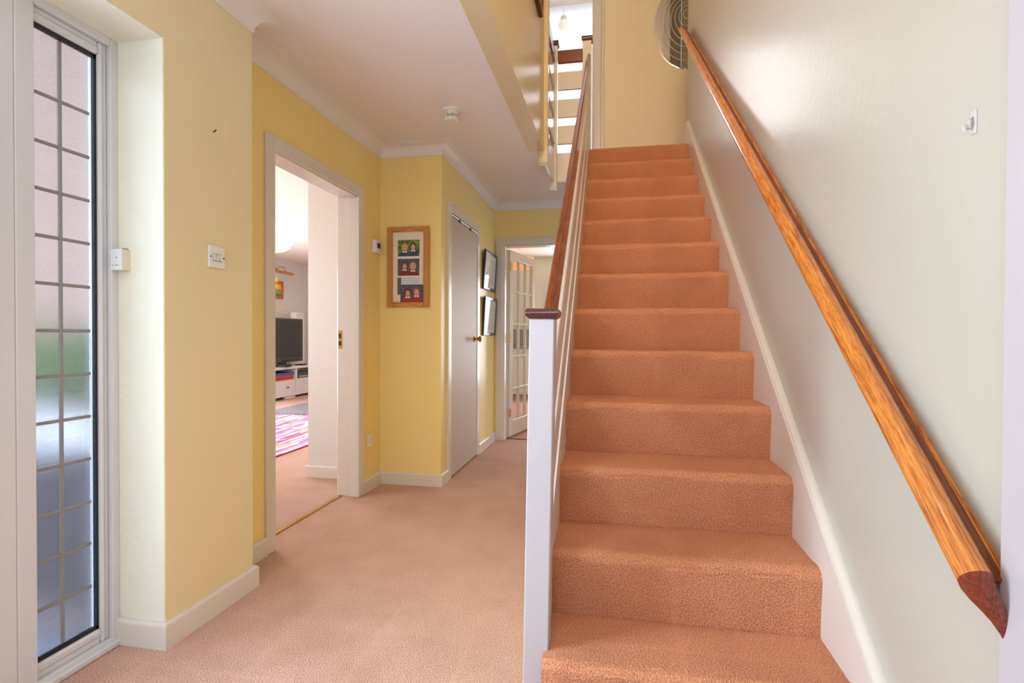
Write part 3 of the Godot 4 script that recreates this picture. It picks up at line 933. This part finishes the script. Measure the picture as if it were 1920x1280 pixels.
func hall_things() -> void:
	# multi photo frame
	var z := -3.627
	var f := thing("photo_frame", "pine photo frame with four school photos of children on the narrow yellow wall", "photo frame")
	var a := V(-1.603, 1.276, z)
	var b := V(-1.286, 1.850, z + 0.022)
	for s in [[0, 0, 0.042, 0.574], [0.275, 0, 0.317, 0.574]]:
		obj("frame", mb().box(a + V(s[0], s[1], 0), a + V(s[2], s[3], 0.022), 0.003), M.frame_pine, f)
	for s in [[0.042, 0, 0.275, 0.036], [0.042, 0.538, 0.275, 0.574]]:
		var g := obj("frame", mb().box(V(-0.011, s[1], -0.233 / 2), V(0.011, s[3], 0.233 / 2), 0.003), M.frame_pine, f, V(a.x + 0.1585, a.y, z + 0.011))
		g.rotation.y = PI / 2
	obj("mount", mb().box(a + V(0.04, 0.034, 0.002), a + V(0.277, 0.54, 0.009)), M.mount, f)
	var ash := Color(0.42, 0.40, 0.42)
	var blonde := Color(0.78, 0.62, 0.42)
	var brown := Color(0.36, 0.22, 0.15)
	var zz := z + 0.0095
	print_on("photograph", V(-1.524, 1.757, zz), V(0.164, 0, 0), V(0, -0.116, 0), face_print(1, C(120, 170, 60), C(60, 70, 50), C(52, 66, 110), Color(0.92, 0.92, 0.94), [[blonde, false], [brown, true]]), f)
	print_on("photograph", V(-1.525, 1.623, zz), V(0.164, 0, 0), V(0, -0.121, 0), face_print(2, ash, C(80, 80, 92), C(120, 34, 46), Color(0.93, 0.9, 0.9), [[brown, true], [blonde, false]]), f)
	var im := Image.create(64, 48, false, Image.FORMAT_RGB8)
	for y in 48:
		for x in 64:
			im.set_pixel(x, y, C(200, 214, 224) if y < 22 and x > 10 else C(96, 108, 80) if x < 14 else C(120, 120, 112) if (x * 7 + y * 3) % 11 > 4 else C(160, 164, 160))
	print_on("photograph", V(-1.527, 1.489, zz), V(0.165, 0, 0), V(0, -0.123, 0), ImageTexture.create_from_image(im), f)
	obj("loose_photograph", mb().box(V(-1.503, 1.313, zz), V(-1.329, 1.438, zz + 0.002)), M.paper, f)
	print_on("photograph", V(-1.503, 1.438, zz + 0.0024), V(0.174, 0, 0), V(0, -0.125, 0), face_print(3, ash, C(70, 66, 70), C(176, 36, 36), Color(0.93, 0.9, 0.88), [[brown, false], [C(150, 84, 50), false]]), f)

	# two dark framed pictures beside the closet door
	for k in 2:
		var y0: float = [1.512, 1.075][k]
		var d := thing("framed_print", ["upper of two dark framed prints between the closet door and the kitchen doorway", "lower of two dark framed prints, hung just below the other beyond the closet door"][k], "framed picture", V(-1.199, y0, -5.305 - 0.005 * k), "dark framed prints beyond the closet door")
		d.rotation.z = deg_to_rad([-3.6, -3.0][k])
		var w := 0.50
		var hh := 0.368
		for s in [[0, 0, w, 0.028], [0, hh - 0.028, w, hh], [0, 0.028, 0.028, hh - 0.028], [w - 0.028, 0.028, w, hh - 0.028]]:
			obj("frame", mb().box(V(0, s[1], s[0]), V(0.018, s[3], s[2]), 0.003), M.frame_black, d)
		obj("mount", mb().box(V(0.002, 0.027, 0.027), V(0.009, hh - 0.027, w - 0.027)), M.paper, d)
		var pim := Image.create(96, 64, false, Image.FORMAT_RGB8)
		var n := FastNoiseLite.new()
		n.seed = 40 + k
		n.frequency = 0.06
		for y in 64:
			for x in 96:
				var v := 0.86 - 0.05 * (n.get_noise_2d(x, y) + 1.0)
				if k == 0 and absf(x - 28 + sin(y * 0.2) * 5) < 7 and y > 20 and y < 56: v -= 0.25
				if y > 50 and n.get_noise_2d(x * 2, y * 3) > 0.1: v -= 0.15
				pim.set_pixel(x, y, Color(v, v * 0.99, v * 0.96))
		print_on("print", V(0.0094, hh - 0.06, w - 0.06), V(0, 0, -w + 0.12), V(0, -hh + 0.12, 0), ImageTexture.create_from_image(pim), d)
		obj("glass", mb().box(V(0.0115, 0.026, 0.026), V(0.0135, hh - 0.026, w - 0.026)), M.clear_glass, d)

	# triple light switch
	var sw := thing("light_switch", "white three gang light switch on the wall beside the front window", "light switch", V(-1.507, 1.374, -1.808))
	obj("plate", mb().box(V(0, -0.043, -0.0435), V(0.009, 0.043, 0.0435), 0.004), M.plastic_white, sw)
	for k in 3:
		var r := obj("rocker", mb().prism([Vector2(-0.006, -0.012), Vector2(-0.006, 0.012), Vector2(0.006, 0.012), Vector2(0.006, -0.012)], "x", 0, 0.0042), M.plastic_white, sw, V(0.0075, -0.002, -0.016 + 0.016 * k))
		r.rotation.z = deg_to_rad(5.0 if k != 1 else -5.0)
		obj("shadow_gap", mb().box(V(0.0088, -0.016, -0.0235 + 0.016 * k), V(0.0092, 0.012, -0.0085 + 0.016 * k)), M.dark_mark, sw)
	for s in [-1, 1]:
		obj("screw", mb().lathe([Vector2(0.0035, 0), Vector2(0.0035, 0.0012), Vector2(0, 0.0014)], V(0.0088, 0, 0.034 * s), Vector3.RIGHT, 10), M.dark_mark, sw)
	tag(obj("wall_nail", mb().tube([V(-1.509, 1.852, -1.799), V(-1.499, 1.853, -1.799), V(-1.494, 1.858, -1.797)], 0.0025, 8), M.dark_mark), "small bent nail in the daylit yellow wall high above the light switch", "nail")

	# alarm sensor in the window reveal
	var al := thing("alarm_sensor", "small white alarm box on the reveal beside the leaded window", "alarm sensor", V(-1.665, 1.332, -1.57))
	obj("housing", mb().box(V(-0.024, -0.036, 0), V(0.024, 0.036, 0.032), 0.002), M.plastic_cream, al)
	obj("front_plate", mb().box(V(-0.024, -0.036, 0.032), V(0.024, 0.036, 0.0345), 0.001), M.plastic_white, al)
	obj("indicator", mb().lathe([Vector2(0.002, 0), Vector2(0.002, 0.0008)], V(0.002, 0.006, 0.0344), Vector3.BACK, 10), M.dark_mark, al)
	for s in [[-0.017, -0.011], [-0.004, 0.001], [0.003, 0.009]]:
		obj("lettering", mb().box(V(s[0], -0.0205, 0.0344), V(s[1], -0.0185, 0.0350)), M.dark_mark, al)
	obj("clip", mb().box(V(0.008, 0.0355, 0.006), V(0.022, 0.0385, 0.026), 0.001), M.gasket, al)

	# thermostat and socket on the lounge wall
	var th := thing("thermostat", "small white wall thermostat between the lounge doorway and the photo frame", "thermostat", V(-1.664, 1.70, -3.535))
	obj("housing", mb().box(V(0, -0.045, -0.042), V(0.032, 0.045, 0.042), 0.004), M.plastic_white, th)
	obj("dial_window", mb().box(V(0.0315, -0.012, -0.026), V(0.0335, 0.026, 0.026), 0.001), M.dark_mark, th)
	obj("dial", mb().lathe([Vector2(0.014, 0), Vector2(0.013, 0.006), Vector2(0, 0.0065)], V(0.032, -0.026, 0), Vector3.RIGHT, 16), M.plastic_cream, th)
	var so := thing("power_socket", "white single power socket low on the yellow wall right of the lounge doorway", "power socket", V(-1.664, 0.342, -3.458))
	obj("plate", mb().box(V(0, -0.043, -0.043), V(0.009, 0.043, 0.043), 0.004), M.plastic_white, so)
	obj("switch", mb().box(V(0.008, 0.012, -0.030), V(0.0125, 0.032, -0.016), 0.001), M.plastic_cream, so)
	for s in [[0.016, 0.0, 0.004, 0.009], [-0.006, -0.012, 0.008, 0.004], [-0.006, 0.012, 0.008, 0.004]]:
		obj("pin_hole", mb().box(V(0.0086, s[0] - s[3] / 2 - 0.004, s[1] - s[2] / 2), V(0.0094, s[0] + s[3] / 2 - 0.004, s[1] + s[2] / 2)), M.gasket, so)

	# smoke alarm
	var sa := thing("smoke_alarm", "round white smoke alarm on the hall ceiling", "smoke alarm", V(-0.968, CEIL, -3.115))
	obj("base", mb().lathe([Vector2(0.055, 0.002), Vector2(0.063, 0), Vector2(0.0635, -0.004), Vector2(0.060, -0.008), Vector2(0.046, -0.010)], Vector3.ZERO, Vector3.UP, 40), M.plastic_white, sa)
	obj("body", mb().lathe([Vector2(0.045, -0.008), Vector2(0.047, -0.012), Vector2(0.0465, -0.054), Vector2(0.042, -0.064), Vector2(0.03, -0.069), Vector2(0, -0.070)], Vector3.ZERO, Vector3.UP, 40), M.plastic_cream, sa)
	var words := [["Fault", -0.12], ["Test", 0.62]]
	for wd in words:
		var tm := TextMesh.new()
		tm.text = wd[0]
		var sf := SystemFont.new()
		sf.font_names = PackedStringArray(["Droid Sans"])
		tm.font = sf
		tm.font_size = 16
		tm.pixel_size = 0.0012 if wd[0] == "Fault" else 0.0009
		tm.depth = 0.0012
		var to := MeshInstance3D.new()
		to.name = "lettering"
		to.mesh = tm
		to.material_override = M.dark_mark
		var ang: float = wd[1] + 0.18
		to.position = V(sin(ang) * 0.0463, -0.040, cos(ang) * 0.0463)
		to.rotation.y = ang
		sa.add_child(to, true)

	# hook on the right wall
	var hk_ := thing("wall_hook", "small white adhesive hook on the cream wall above the handrail", "hook", SK * V(0.605, 1.448, -1.048))
	obj("pad", mb().box(V(-0.003, -0.020, -0.007), V(0.001, 0.020, 0.007), 0.001), M.hook_plastic, hk_)
	obj("hook_arm", mb().tube([V(-0.002, 0.012, 0), V(-0.008, 0.002, 0), V(-0.009, -0.010, 0), V(-0.015, -0.013, 0), V(-0.018, -0.004, 0)], 0.003, 8), M.hook_plastic, hk_)


# ------------------------------------------------------------------ lounge
func lounge() -> void:
	# garden door and front window, both out of sight of the photograph
	var d := thing("window_3", "white framed glazed garden door in the lounge wall", "window")
	d.set_meta("kind", "structure")
	obj("frame", mb().box(V(-6.06, 0, -6.6), V(-5.98, 2.15, -6.53), 0.003).box(V(-6.06, 0, -4.87), V(-5.98, 2.15, -4.8), 0.003).box(V(-6.06, 2.08, -6.53), V(-5.98, 2.15, -4.87), 0.003).box(V(-6.06, 0, -6.53), V(-5.98, 0.08, -4.87), 0.003).box(V(-6.06, 0.08, -5.74), V(-5.98, 2.08, -5.66), 0.003), M.upvc, d)
	for zz in [-6.53, -5.66]:
		obj("pane", mb().box(V(-6.023, 0.08, zz), V(-6.017, 2.08, zz + 0.79)), M.clear_glass, d)
	d = thing("window_4", "white framed front window of the lounge", "window")
	d.set_meta("kind", "structure")
	obj("frame", mb().box(V(-4.9, 0.85, -1.99), V(-4.83, 2.15, -1.9), 0.003).box(V(-2.97, 0.85, -1.99), V(-2.9, 2.15, -1.9), 0.003).box(V(-4.83, 2.08, -1.99), V(-2.97, 2.15, -1.9), 0.003).box(V(-4.83, 0.85, -1.99), V(-2.97, 0.92, -1.9), 0.003).box(V(-3.93, 0.92, -1.99), V(-3.87, 2.08, -1.9), 0.003), M.upvc, d)
	for x in [-4.83, -3.87]:
		obj("pane", mb().box(V(x, 0.92, -1.948), V(x + 0.90, 2.08, -1.942)), M.clear_glass, d)

	# television stand
	var xf := -5.34
	var s := thing("television_stand", "long white television stand with open shelves above drawers", "television stand")
	var z0 := -9.10
	var z1 := -7.40
	obj("top", mb().box(V(-5.80, 0.492, z0 - 0.01), V(xf, 0.533, z1 + 0.01), 0.004), M.furniture_white, s)
	obj("carcase", mb().box(V(-5.79, 0.045, z0), V(-5.77, 0.492, z1)).box(V(-5.79, 0.300, z0), V(xf + 0.008, 0.316, z1)).box(V(-5.79, 0.045, z0), V(xf + 0.02, 0.065, z1)).box(V(-5.79, 0.045, z0), V(xf + 0.008, 0.492, z0 + 0.025)).box(V(-5.79, 0.045, z1 - 0.025), V(xf + 0.008, 0.492, z1)).box(V(-5.79, 0.31, -8.312), V(xf + 0.008, 0.492, -8.292)), M.furniture_white, s)
	for k in 2:
		var a := [z0 + 0.03, -8.25][k] as float
		var b := [-8.262, z1 - 0.03][k] as float
		var dr := obj("drawer", mb().box(V(xf - 0.03, 0.058, a), V(xf + 0.01, 0.297, b), 0.003), M.furniture_white, s)
		for q in ([0.5] if k == 0 else [0.28, 0.72]):
			obj("knob", mb().lathe([Vector2(0.006, 0), Vector2(0.006, 0.012), Vector2(0.014, 0.016), Vector2(0.014, 0.024), Vector2(0, 0.028)], V(xf + 0.01, 0.194, lerpf(a, b, q)), Vector3.RIGHT, 12), M.dark_mark, dr)
	for zz in [z0 + 0.06, z1 - 0.06]:
		for x in [-5.74, xf - 0.04]:
			obj("leg", mb().box(V(x - 0.02, 0, zz - 0.02), V(x + 0.02, 0.045, zz + 0.02), 0.002), M.furniture_white, s)
	# television
	var tv := thing("television", "flat black television on the white stand", "television", V(-5.56, 0.533, -8.25))
	obj("casing", mb().box(V(-0.05, 0.065, -0.52), V(0.05, 0.82, 0.52), 0.01), M.bezel, tv)
	obj("screen", mb().box(V(0.046, 0.145, -0.47), V(0.0515, 0.785, 0.47), 0.001), M.screen, tv)
	obj("speaker_bar", mb().box(V(0.045, 0.078, -0.40), V(0.055, 0.115, 0.10), 0.003), M.plastic_black, tv)
	obj("neck", mb().box(V(-0.04, 0.02, -0.10), V(0.0, 0.10, 0.10), 0.004), M.plastic_black, tv)
	obj("foot", mb().lathe([Vector2(0.0, 0), Vector2(0.17, 0), Vector2(0.168, 0.012), Vector2(0.12, 0.02), Vector2(0, 0.022)], Vector3.ZERO, Vector3.UP, 40), M.steel, tv)
	# things on and in the stand
	for k in 2:
		tag(obj("remote_control", mb().box(V(-0.08, 0, -0.022), V(0.08, 0.02, 0.022), 0.006), M.plastic_black, null, V(-5.42, 0.533, [-8.52, -8.60][k])), ["black remote control lying on the white stand, nearer the television", "black remote control on the white stand, nearer the cream wall end"][k], "remote control", "remote controls on the stand")
	tag(obj("set_top_box", mb().box(V(-0.10, 0, -0.09), V(0.10, 0.045, 0.09), 0.004).box(V(0.098, 0.008, -0.05), V(0.102, 0.034, 0.05)), M.plastic_black, null, V(-5.395, 0.533, -8.0)), "small black box on the stand in front of the television", "set top box")
	tag(obj("game_box", mb().box(V(-0.14, 0, -0.28), V(0.14, 0.045, 0.28), 0.002), M.red_card, null, V(-5.50, 0.316, -7.95)), "red flat box at the bottom of the pile on the open shelf", "game box", "boxes on the open shelf")
	tag(obj("game_box", mb().box(V(-0.14, 0, -0.24), V(0.14, 0.035, 0.24), 0.002), M.red_card, null, V(-5.48, 0.361, -7.92)), "second red flat box, under the blue one on the open shelf", "game box", "boxes on the open shelf")
	tag(obj("game_box", mb().box(V(-0.14, 0, -0.29), V(0.14, 0.04, 0.29), 0.002), M.blue_card, null, V(-5.50, 0.396, -7.98)), "blue flat box on top of the pile on the open shelf", "game box", "boxes on the open shelf")
	var dv := thing("disc_player", "grey disc player in the right hand opening of the white stand", "disc player", V(-5.52, 0.316, -8.62))
	obj("casing", mb().box(V(-0.13, 0, -0.20), V(0.13, 0.055, 0.20), 0.003), M.bezel, dv)
	obj("front", mb().box(V(0.129, 0.012, -0.17), V(0.133, 0.042, 0.17)), M.steel, dv)
	tag(obj("disc_player", mb().box(V(-0.13, 0, -0.20), V(0.13, 0.05, 0.20), 0.003), M.bezel, null, V(-5.52, 0.372, -8.62)), "dark slim box stacked on the grey disc player", "disc player")
	tag(obj("power_strip", mb().box(V(-0.03, 0, -0.14), V(0.03, 0.035, 0.14), 0.006), M.plastic_white, null, V(-5.36, 0, -8.12)), "white power strip on the carpet under the television stand", "power strip")
	var sp := thing("speaker", "tall slim white speaker on the stand behind the television", "speaker", V(-5.70, 0.533, -8.90))
	obj("cabinet", mb().box(V(-0.06, 0, -0.12), V(0.06, 0.94, 0.13), 0.006), M.furniture_white, sp)
	obj("grille", mb().box(V(0.058, 0.04, -0.10), V(0.066, 0.90, 0.11), 0.003), M.paper, sp)
	# painting and its lamp
	var p := thing("painting", "small framed landscape painting of yellow and green fields on the lounge wall", "painting", V(-5.948, 1.72, -8.80))
	for q in [[0, 0, 0.62, 0.05], [0, 0.27, 0.62, 0.32], [0, 0.05, 0.05, 0.27], [0.57, 0.05, 0.62, 0.27]]:
		obj("frame", mb().box(V(0, q[1], q[0]), V(0.03, q[3], q[2]), 0.004), M.painting_frame, p)
	var im := Image.create(96, 48, false, Image.FORMAT_RGB8)
	var n := FastNoiseLite.new()
	n.seed = 9
	n.frequency = 0.05
	for y in 48:
		for x in 96:
			var v := n.get_noise_2d(x, y * 3) * 8.0
			var c := C(196, 160, 62) if y + v < 22 else C(120, 124, 52) if y + v < 30 else C(92, 150, 96) if y + v < 40 else C(58, 70, 40)
			im.set_pixel(x, y, c.lerp(C(210, 178, 100), clampf(n.get_noise_2d(x * 4, y * 4), 0, 0.5)))
	obj("board", mb().box(V(0.004, 0.05, 0.05), V(0.014, 0.27, 0.57)), M.paper, p)
	print_on("canvas", V(0.0146, 0.27, 0.57), V(0, 0, -0.52), V(0, -0.22, 0), ImageTexture.create_from_image(im), p)
	var pl := thing("picture_light", "brass picture light arching from the wall above the small painting", "picture light", V(-5.948, 2.23, -8.62))
	obj("rose", mb().lathe([Vector2(0.035, 0), Vector2(0.035, 0.01), Vector2(0, 0.016)], Vector3.ZERO, Vector3.RIGHT), M.brass, pl)
	obj("arm", mb().tube([V(0, 0, 0), V(0.06, 0.05, 0), V(0.13, 0.05, 0), V(0.18, 0.0, 0), V(0.18, -0.05, 0)], 0.008), M.brass, pl)
	obj("tube", mb().tube([V(0.18, -0.055, -0.22), V(0.18, -0.055, 0.22)], 0.026, 14), M.brass, pl)
	var sl := SpotLight3D.new()
	sl.name = "picture_light_beam"
	sl.position = V(-5.80, 2.14, -8.5)
	sl.basis = Basis.looking_at(V(-0.55, -1, 0.1).normalized(), Vector3.BACK)
	sl.spot_angle = 65.0
	sl.spot_range = 20.0
	sl.spot_attenuation = 2.0
	sl.light_energy = 0.16
	sl.light_size = 0.05
	sl.light_color = Color(1.0, 0.78, 0.5)
	sl.shadow_enabled = true
	add_child(sl)
	# paper lantern
	var la := thing("paper_lantern", "round ribbed paper lantern lamp glowing under the lounge ceiling", "pendant lamp", V(-3.80, 2.15, -5.5))
	var rings := []
	for q in 15:
		var a := -PI / 2 + PI * q / 14.0
		var ring := PackedVector3Array()
		for k in 64:
			var th := TAU * k / 64
			var lob := 1.0 - 0.045 * absf(sin(th * 8.0))
			var r := maxf(0.182 * pow(cos(a), 0.75) * lob, 0.035)
			ring.append(V(cos(th) * r, sin(a) * 0.132, sin(th) * r))
		rings.append(ring)
	obj("shade", mb().loft(rings, false), M.paper_shade, la)
	obj("cord", mb().tube([V(0, 0.0, 0), V(0, CEIL - 2.15, 0)], 0.004), M.plastic_white, la)
	obj("ceiling_rose", mb().lathe([Vector2(0.045, CEIL - 2.15), Vector2(0.04, CEIL - 2.168), Vector2(0, CEIL - 2.17)], Vector3.ZERO), M.plastic_white, la)
	var ol := OmniLight3D.new()
	ol.name = "paper_lantern_glow"
	ol.position = V(-3.80, 2.15, -5.5)
	ol.light_energy = 0.16
	ol.light_color = Color(1.0, 0.80, 0.55)
	ol.light_size = 0.06
	ol.omni_range = 20.0
	ol.omni_attenuation = 2.0
	ol.shadow_enabled = true
	add_child(ol)
	# rugs
	var rug := thing("striped_rug", "flat woven rug streaked in pink, purple and cream on the lounge carpet", "rug", V(-2.89, 0, -3.9))
	var rim := Image.create(256, 256, false, Image.FORMAT_RGB8)
	var cols := [C(214, 92, 132), C(240, 214, 214), C(150, 110, 190), C(226, 150, 178), C(246, 232, 222), C(184, 72, 112), C(196, 180, 216), C(226, 168, 140)]
	var rg := RandomNumberGenerator.new()
	rg.seed = 77
	rim.fill(cols[1])
	for q in 900:
		rim.fill_rect(Rect2i(rg.randi_range(0, 255), rg.randi_range(-30, 255), rg.randi_range(3, 6), rg.randi_range(14, 52)), cols[rg.randi_range(0, 7)])
	obj("weave", mb().box(V(-1.75, 0, -2.5), V(0, 0.010, 0), 0.003), M.red_cloth, rug)
	print_on("stripes", V(-1.735, 0.0108, -2.485), V(1.72, 0, 0), V(0, 0, 2.47), ImageTexture.create_from_image(rim), rug, 0.95)
	var gr := mat("grey_pile", C(176, 178, 190), 0.95)
	gr.albedo_texture = (M.carpet as StandardMaterial3D).albedo_texture
	gr.uv1_triplanar = true
	gr.uv1_scale = Vector3(1.2, 1.2, 1.2)
	gr.normal_enabled = true
	gr.normal_texture = (M.carpet as StandardMaterial3D).normal_texture
	gr.normal_scale = 2.0
	var shag := mb()
	rings = []
	var sn := FastNoiseLite.new()
	sn.seed = 3
	sn.frequency = 6.0
	for i in 49:
		var r := PackedVector3Array()
		var xx := lerpf(0.0, 1.4, i / 48.0)
		r.append(V(xx, 0, 0))
		for j in 61:
			var zz := lerpf(0.0, -1.8, j / 60.0)
			r.append(V(xx, 0.022 + 0.012 * sn.get_noise_2d(xx * 3, zz * 3), zz + (0.015 * sn.get_noise_2d(xx * 5, 9.0) if j in [0, 60] else 0.0)))
		r.append(V(xx, 0, -1.8))
		rings.append(r)
	tag(obj("shaggy_rug", shag.loft(rings), gr, null, V(-4.66, 0, -6.43)), "grey shaggy rug behind the streaked pink rug", "rug")


# ------------------------------------------------------------------ kitchen
func kitchen() -> void:
	var d := thing("window_5", "white framed glazed garden door at the end of the kitchen", "window")
	d.set_meta("kind", "structure")
	obj("frame", mb().box(V(-1.19, 0, -9.36), V(-1.09, 2.12, -9.24), 0.004).box(V(0.39, 0, -9.36), V(0.49, 2.12, -9.24), 0.004).box(V(-1.09, 2.02, -9.36), V(0.39, 2.12, -9.24), 0.004).box(V(-1.09, 0, -9.36), V(0.39, 0.12, -9.24), 0.004).box(V(-0.40, 0.12, -9.36), V(-0.30, 2.02, -9.24), 0.004), M.upvc, d)
	for x in [-1.09, -0.30]:
		obj("pane", mb().box(V(x, 0.12, -9.303), V(x + 0.69, 2.02, -9.297)), M.clear_glass, d)
	var c := thing("kitchen_cabinet", "white base cabinet with a dark worktop seen through the glazed door", "cabinet", V(-2.06, 0, -9.24))
	obj("body", mb().box(V(0, 0.1, 0), V(0.86, 0.86, 0.55)), M.furniture_white, c)
	obj("plinth", mb().box(V(0, 0, 0), V(0.86, 0.1, 0.50)), M.bezel, c)
	obj("worktop", mb().box(V(0, 0.86, 0), V(0.88, 0.90, 0.60), 0.004), M.bezel, c)
	for k in 2:
		var dr := obj("door", mb().box(V(0.01 + 0.43 * k, 0.11, 0.55), V(0.425 + 0.43 * k, 0.85, 0.568), 0.003), M.furniture_white, c)
		obj("handle", mb().box(V(0.06 + 0.53 * k, 0.70, 0.568), V(0.075 + 0.53 * k, 0.82, 0.588), 0.004), M.steel, dr)
	var mw := thing("microwave", "black microwave oven on the kitchen worktop seen through the glazed door", "microwave", V(-1.55, 0.90, -8.95))
	obj("casing", mb().box(V(-0.24, 0, -0.18), V(0.24, 0.28, 0.16), 0.006), M.plastic_black, mw)
	obj("window", mb().box(V(-0.22, 0.03, 0.158), V(0.10, 0.25, 0.164)), M.screen, mw)
	obj("handle", mb().box(V(0.11, 0.04, 0.16), V(0.125, 0.24, 0.19), 0.003), M.steel, mw)
	var sh := thing("drum_lamp", "warm wooden drum lampshade glowing behind the top panes of the kitchen door", "pendant lamp", V(-1.42, 2.10, -8.1))
	var wood := mat("slatted_shade", C(226, 150, 92), 0.6)
	wood.emission_enabled = true
	wood.emission = C(255, 170, 96)
	wood.emission_energy_multiplier = 0.5
	for k in 5:
		obj("slat", mb().lathe([Vector2(0.21, 0.002 + 0.034 * k), Vector2(0.218, 0.002 + 0.034 * k), Vector2(0.218, 0.030 + 0.034 * k), Vector2(0.21, 0.030 + 0.034 * k), Vector2(0.21, 0.002 + 0.034 * k)], Vector3.ZERO, Vector3.UP, 40), wood, sh)
	obj("cord", mb().tube([V(0, 0.09, 0), V(0, CEIL - 2.10, 0)], 0.004), M.plastic_white, sh)
	obj("spider", mb().box(V(-0.212, 0.16, -0.004), V(0.212, 0.166, 0.004)).box(V(-0.004, 0.16, -0.212), V(0.004, 0.166, 0.212)), M.steel, sh)
	var ol := OmniLight3D.new()
	ol.name = "drum_lamp_glow"
	ol.position = V(-1.42, 2.17, -8.1)
	ol.light_energy = 0.25
	ol.light_color = Color(1.0, 0.75, 0.5)
	ol.light_size = 0.05
	ol.omni_range = 20.0
	ol.omni_attenuation = 2.0
	ol.shadow_enabled = true
	add_child(ol)
	obj("bulb", mb().lathe([Vector2(0, -0.045), Vector2(0.025, -0.03), Vector2(0.03, 0), Vector2(0.02, 0.03), Vector2(0.012, 0.05), Vector2(0, 0.05)], V(0, 0.07, 0)), M.paper_shade, sh)


# ------------------------------------------------------------------ outside the front window
func outside() -> void:
	struct("ground", mb().box(V(-30, -0.16, -40), V(20, -0.11, 20)), mat("paving", C(150, 162, 182), 0.5))
	var br := mat("pink_brick", C(218, 186, 168), 0.9)
	br.uv1_triplanar = true
	br.albedo_texture = ntex(noise(0.02, FastNoiseLite.TYPE_SIMPLEX_SMOOTH, 3, 55), 256, [[0.0, Color(0.70, 0.66, 0.66)], [1.0, Color(1, 1, 1)]])
	br.uv1_scale = Vector3(0.7, 3.5, 0.7)
	struct("wall_outside", mb().box(V(-6.1, -0.11, -1.845), V(-4.9, 5.0, -1.78)).box(V(-2.9, -0.11, -1.845), V(-1.81, 5.0, -1.78)).box(V(-4.9, -0.11, -1.845), V(-2.9, 0.85, -1.78)).box(V(-4.9, 2.15, -1.845), V(-2.9, 5.0, -1.78)), br, "pinkish brick outer wall blurred behind the leaded glass", "wall")
	var gn := mat("shrub_green", C(96, 122, 74), 0.9)
	gn.albedo_texture = (M.carpet as StandardMaterial3D).albedo_texture
	gn.uv1_triplanar = true
	gn.uv1_scale = Vector3(3, 3, 3)
	var p := thing("planter", "dark slatted planter with a pale rim, blurred behind the lower leaded panes", "planter", V(-2.22, -0.11, -1.69))
	var dk := mat("dark_timber", C(74, 68, 76), 0.8)
	for k in 5:
		obj("slat", mb().box(V(-0.34, 0.18 + 0.115 * k, -0.07), V(0.34, 0.285 + 0.115 * k, 0.07), 0.006), dk, p)
	for x in [-0.30, 0.30]:
		obj("leg", mb().box(V(x - 0.02, 0, -0.06), V(x + 0.02, 0.19, 0.06), 0.003), dk, p)
	obj("rim", mb().box(V(-0.36, 0.755, -0.08), V(0.36, 0.90, 0.08), 0.008), M.upvc, p)
	var rings := []
	var sn := FastNoiseLite.new()
	sn.seed = 6
	sn.frequency = 5.0
	for i in 30:
		var r := PackedVector3Array()
		var x := lerpf(-0.32, 0.32, i / 29.0)
		for k in 14:
			var a := TAU * k / 14
			var rad := 1.0 + 0.5 * sn.get_noise_2d(x * 2, a)
			r.append(V(x, 1.03 + sin(a) * 0.13 * rad, cos(a) * 0.06 * rad))
		rings.append(r)
	tag(obj("shrub", mb().loft(rings), gn, null, V(-2.22, -0.07, -1.69)), "low green shrub in the planter outside the leaded window", "shrub")
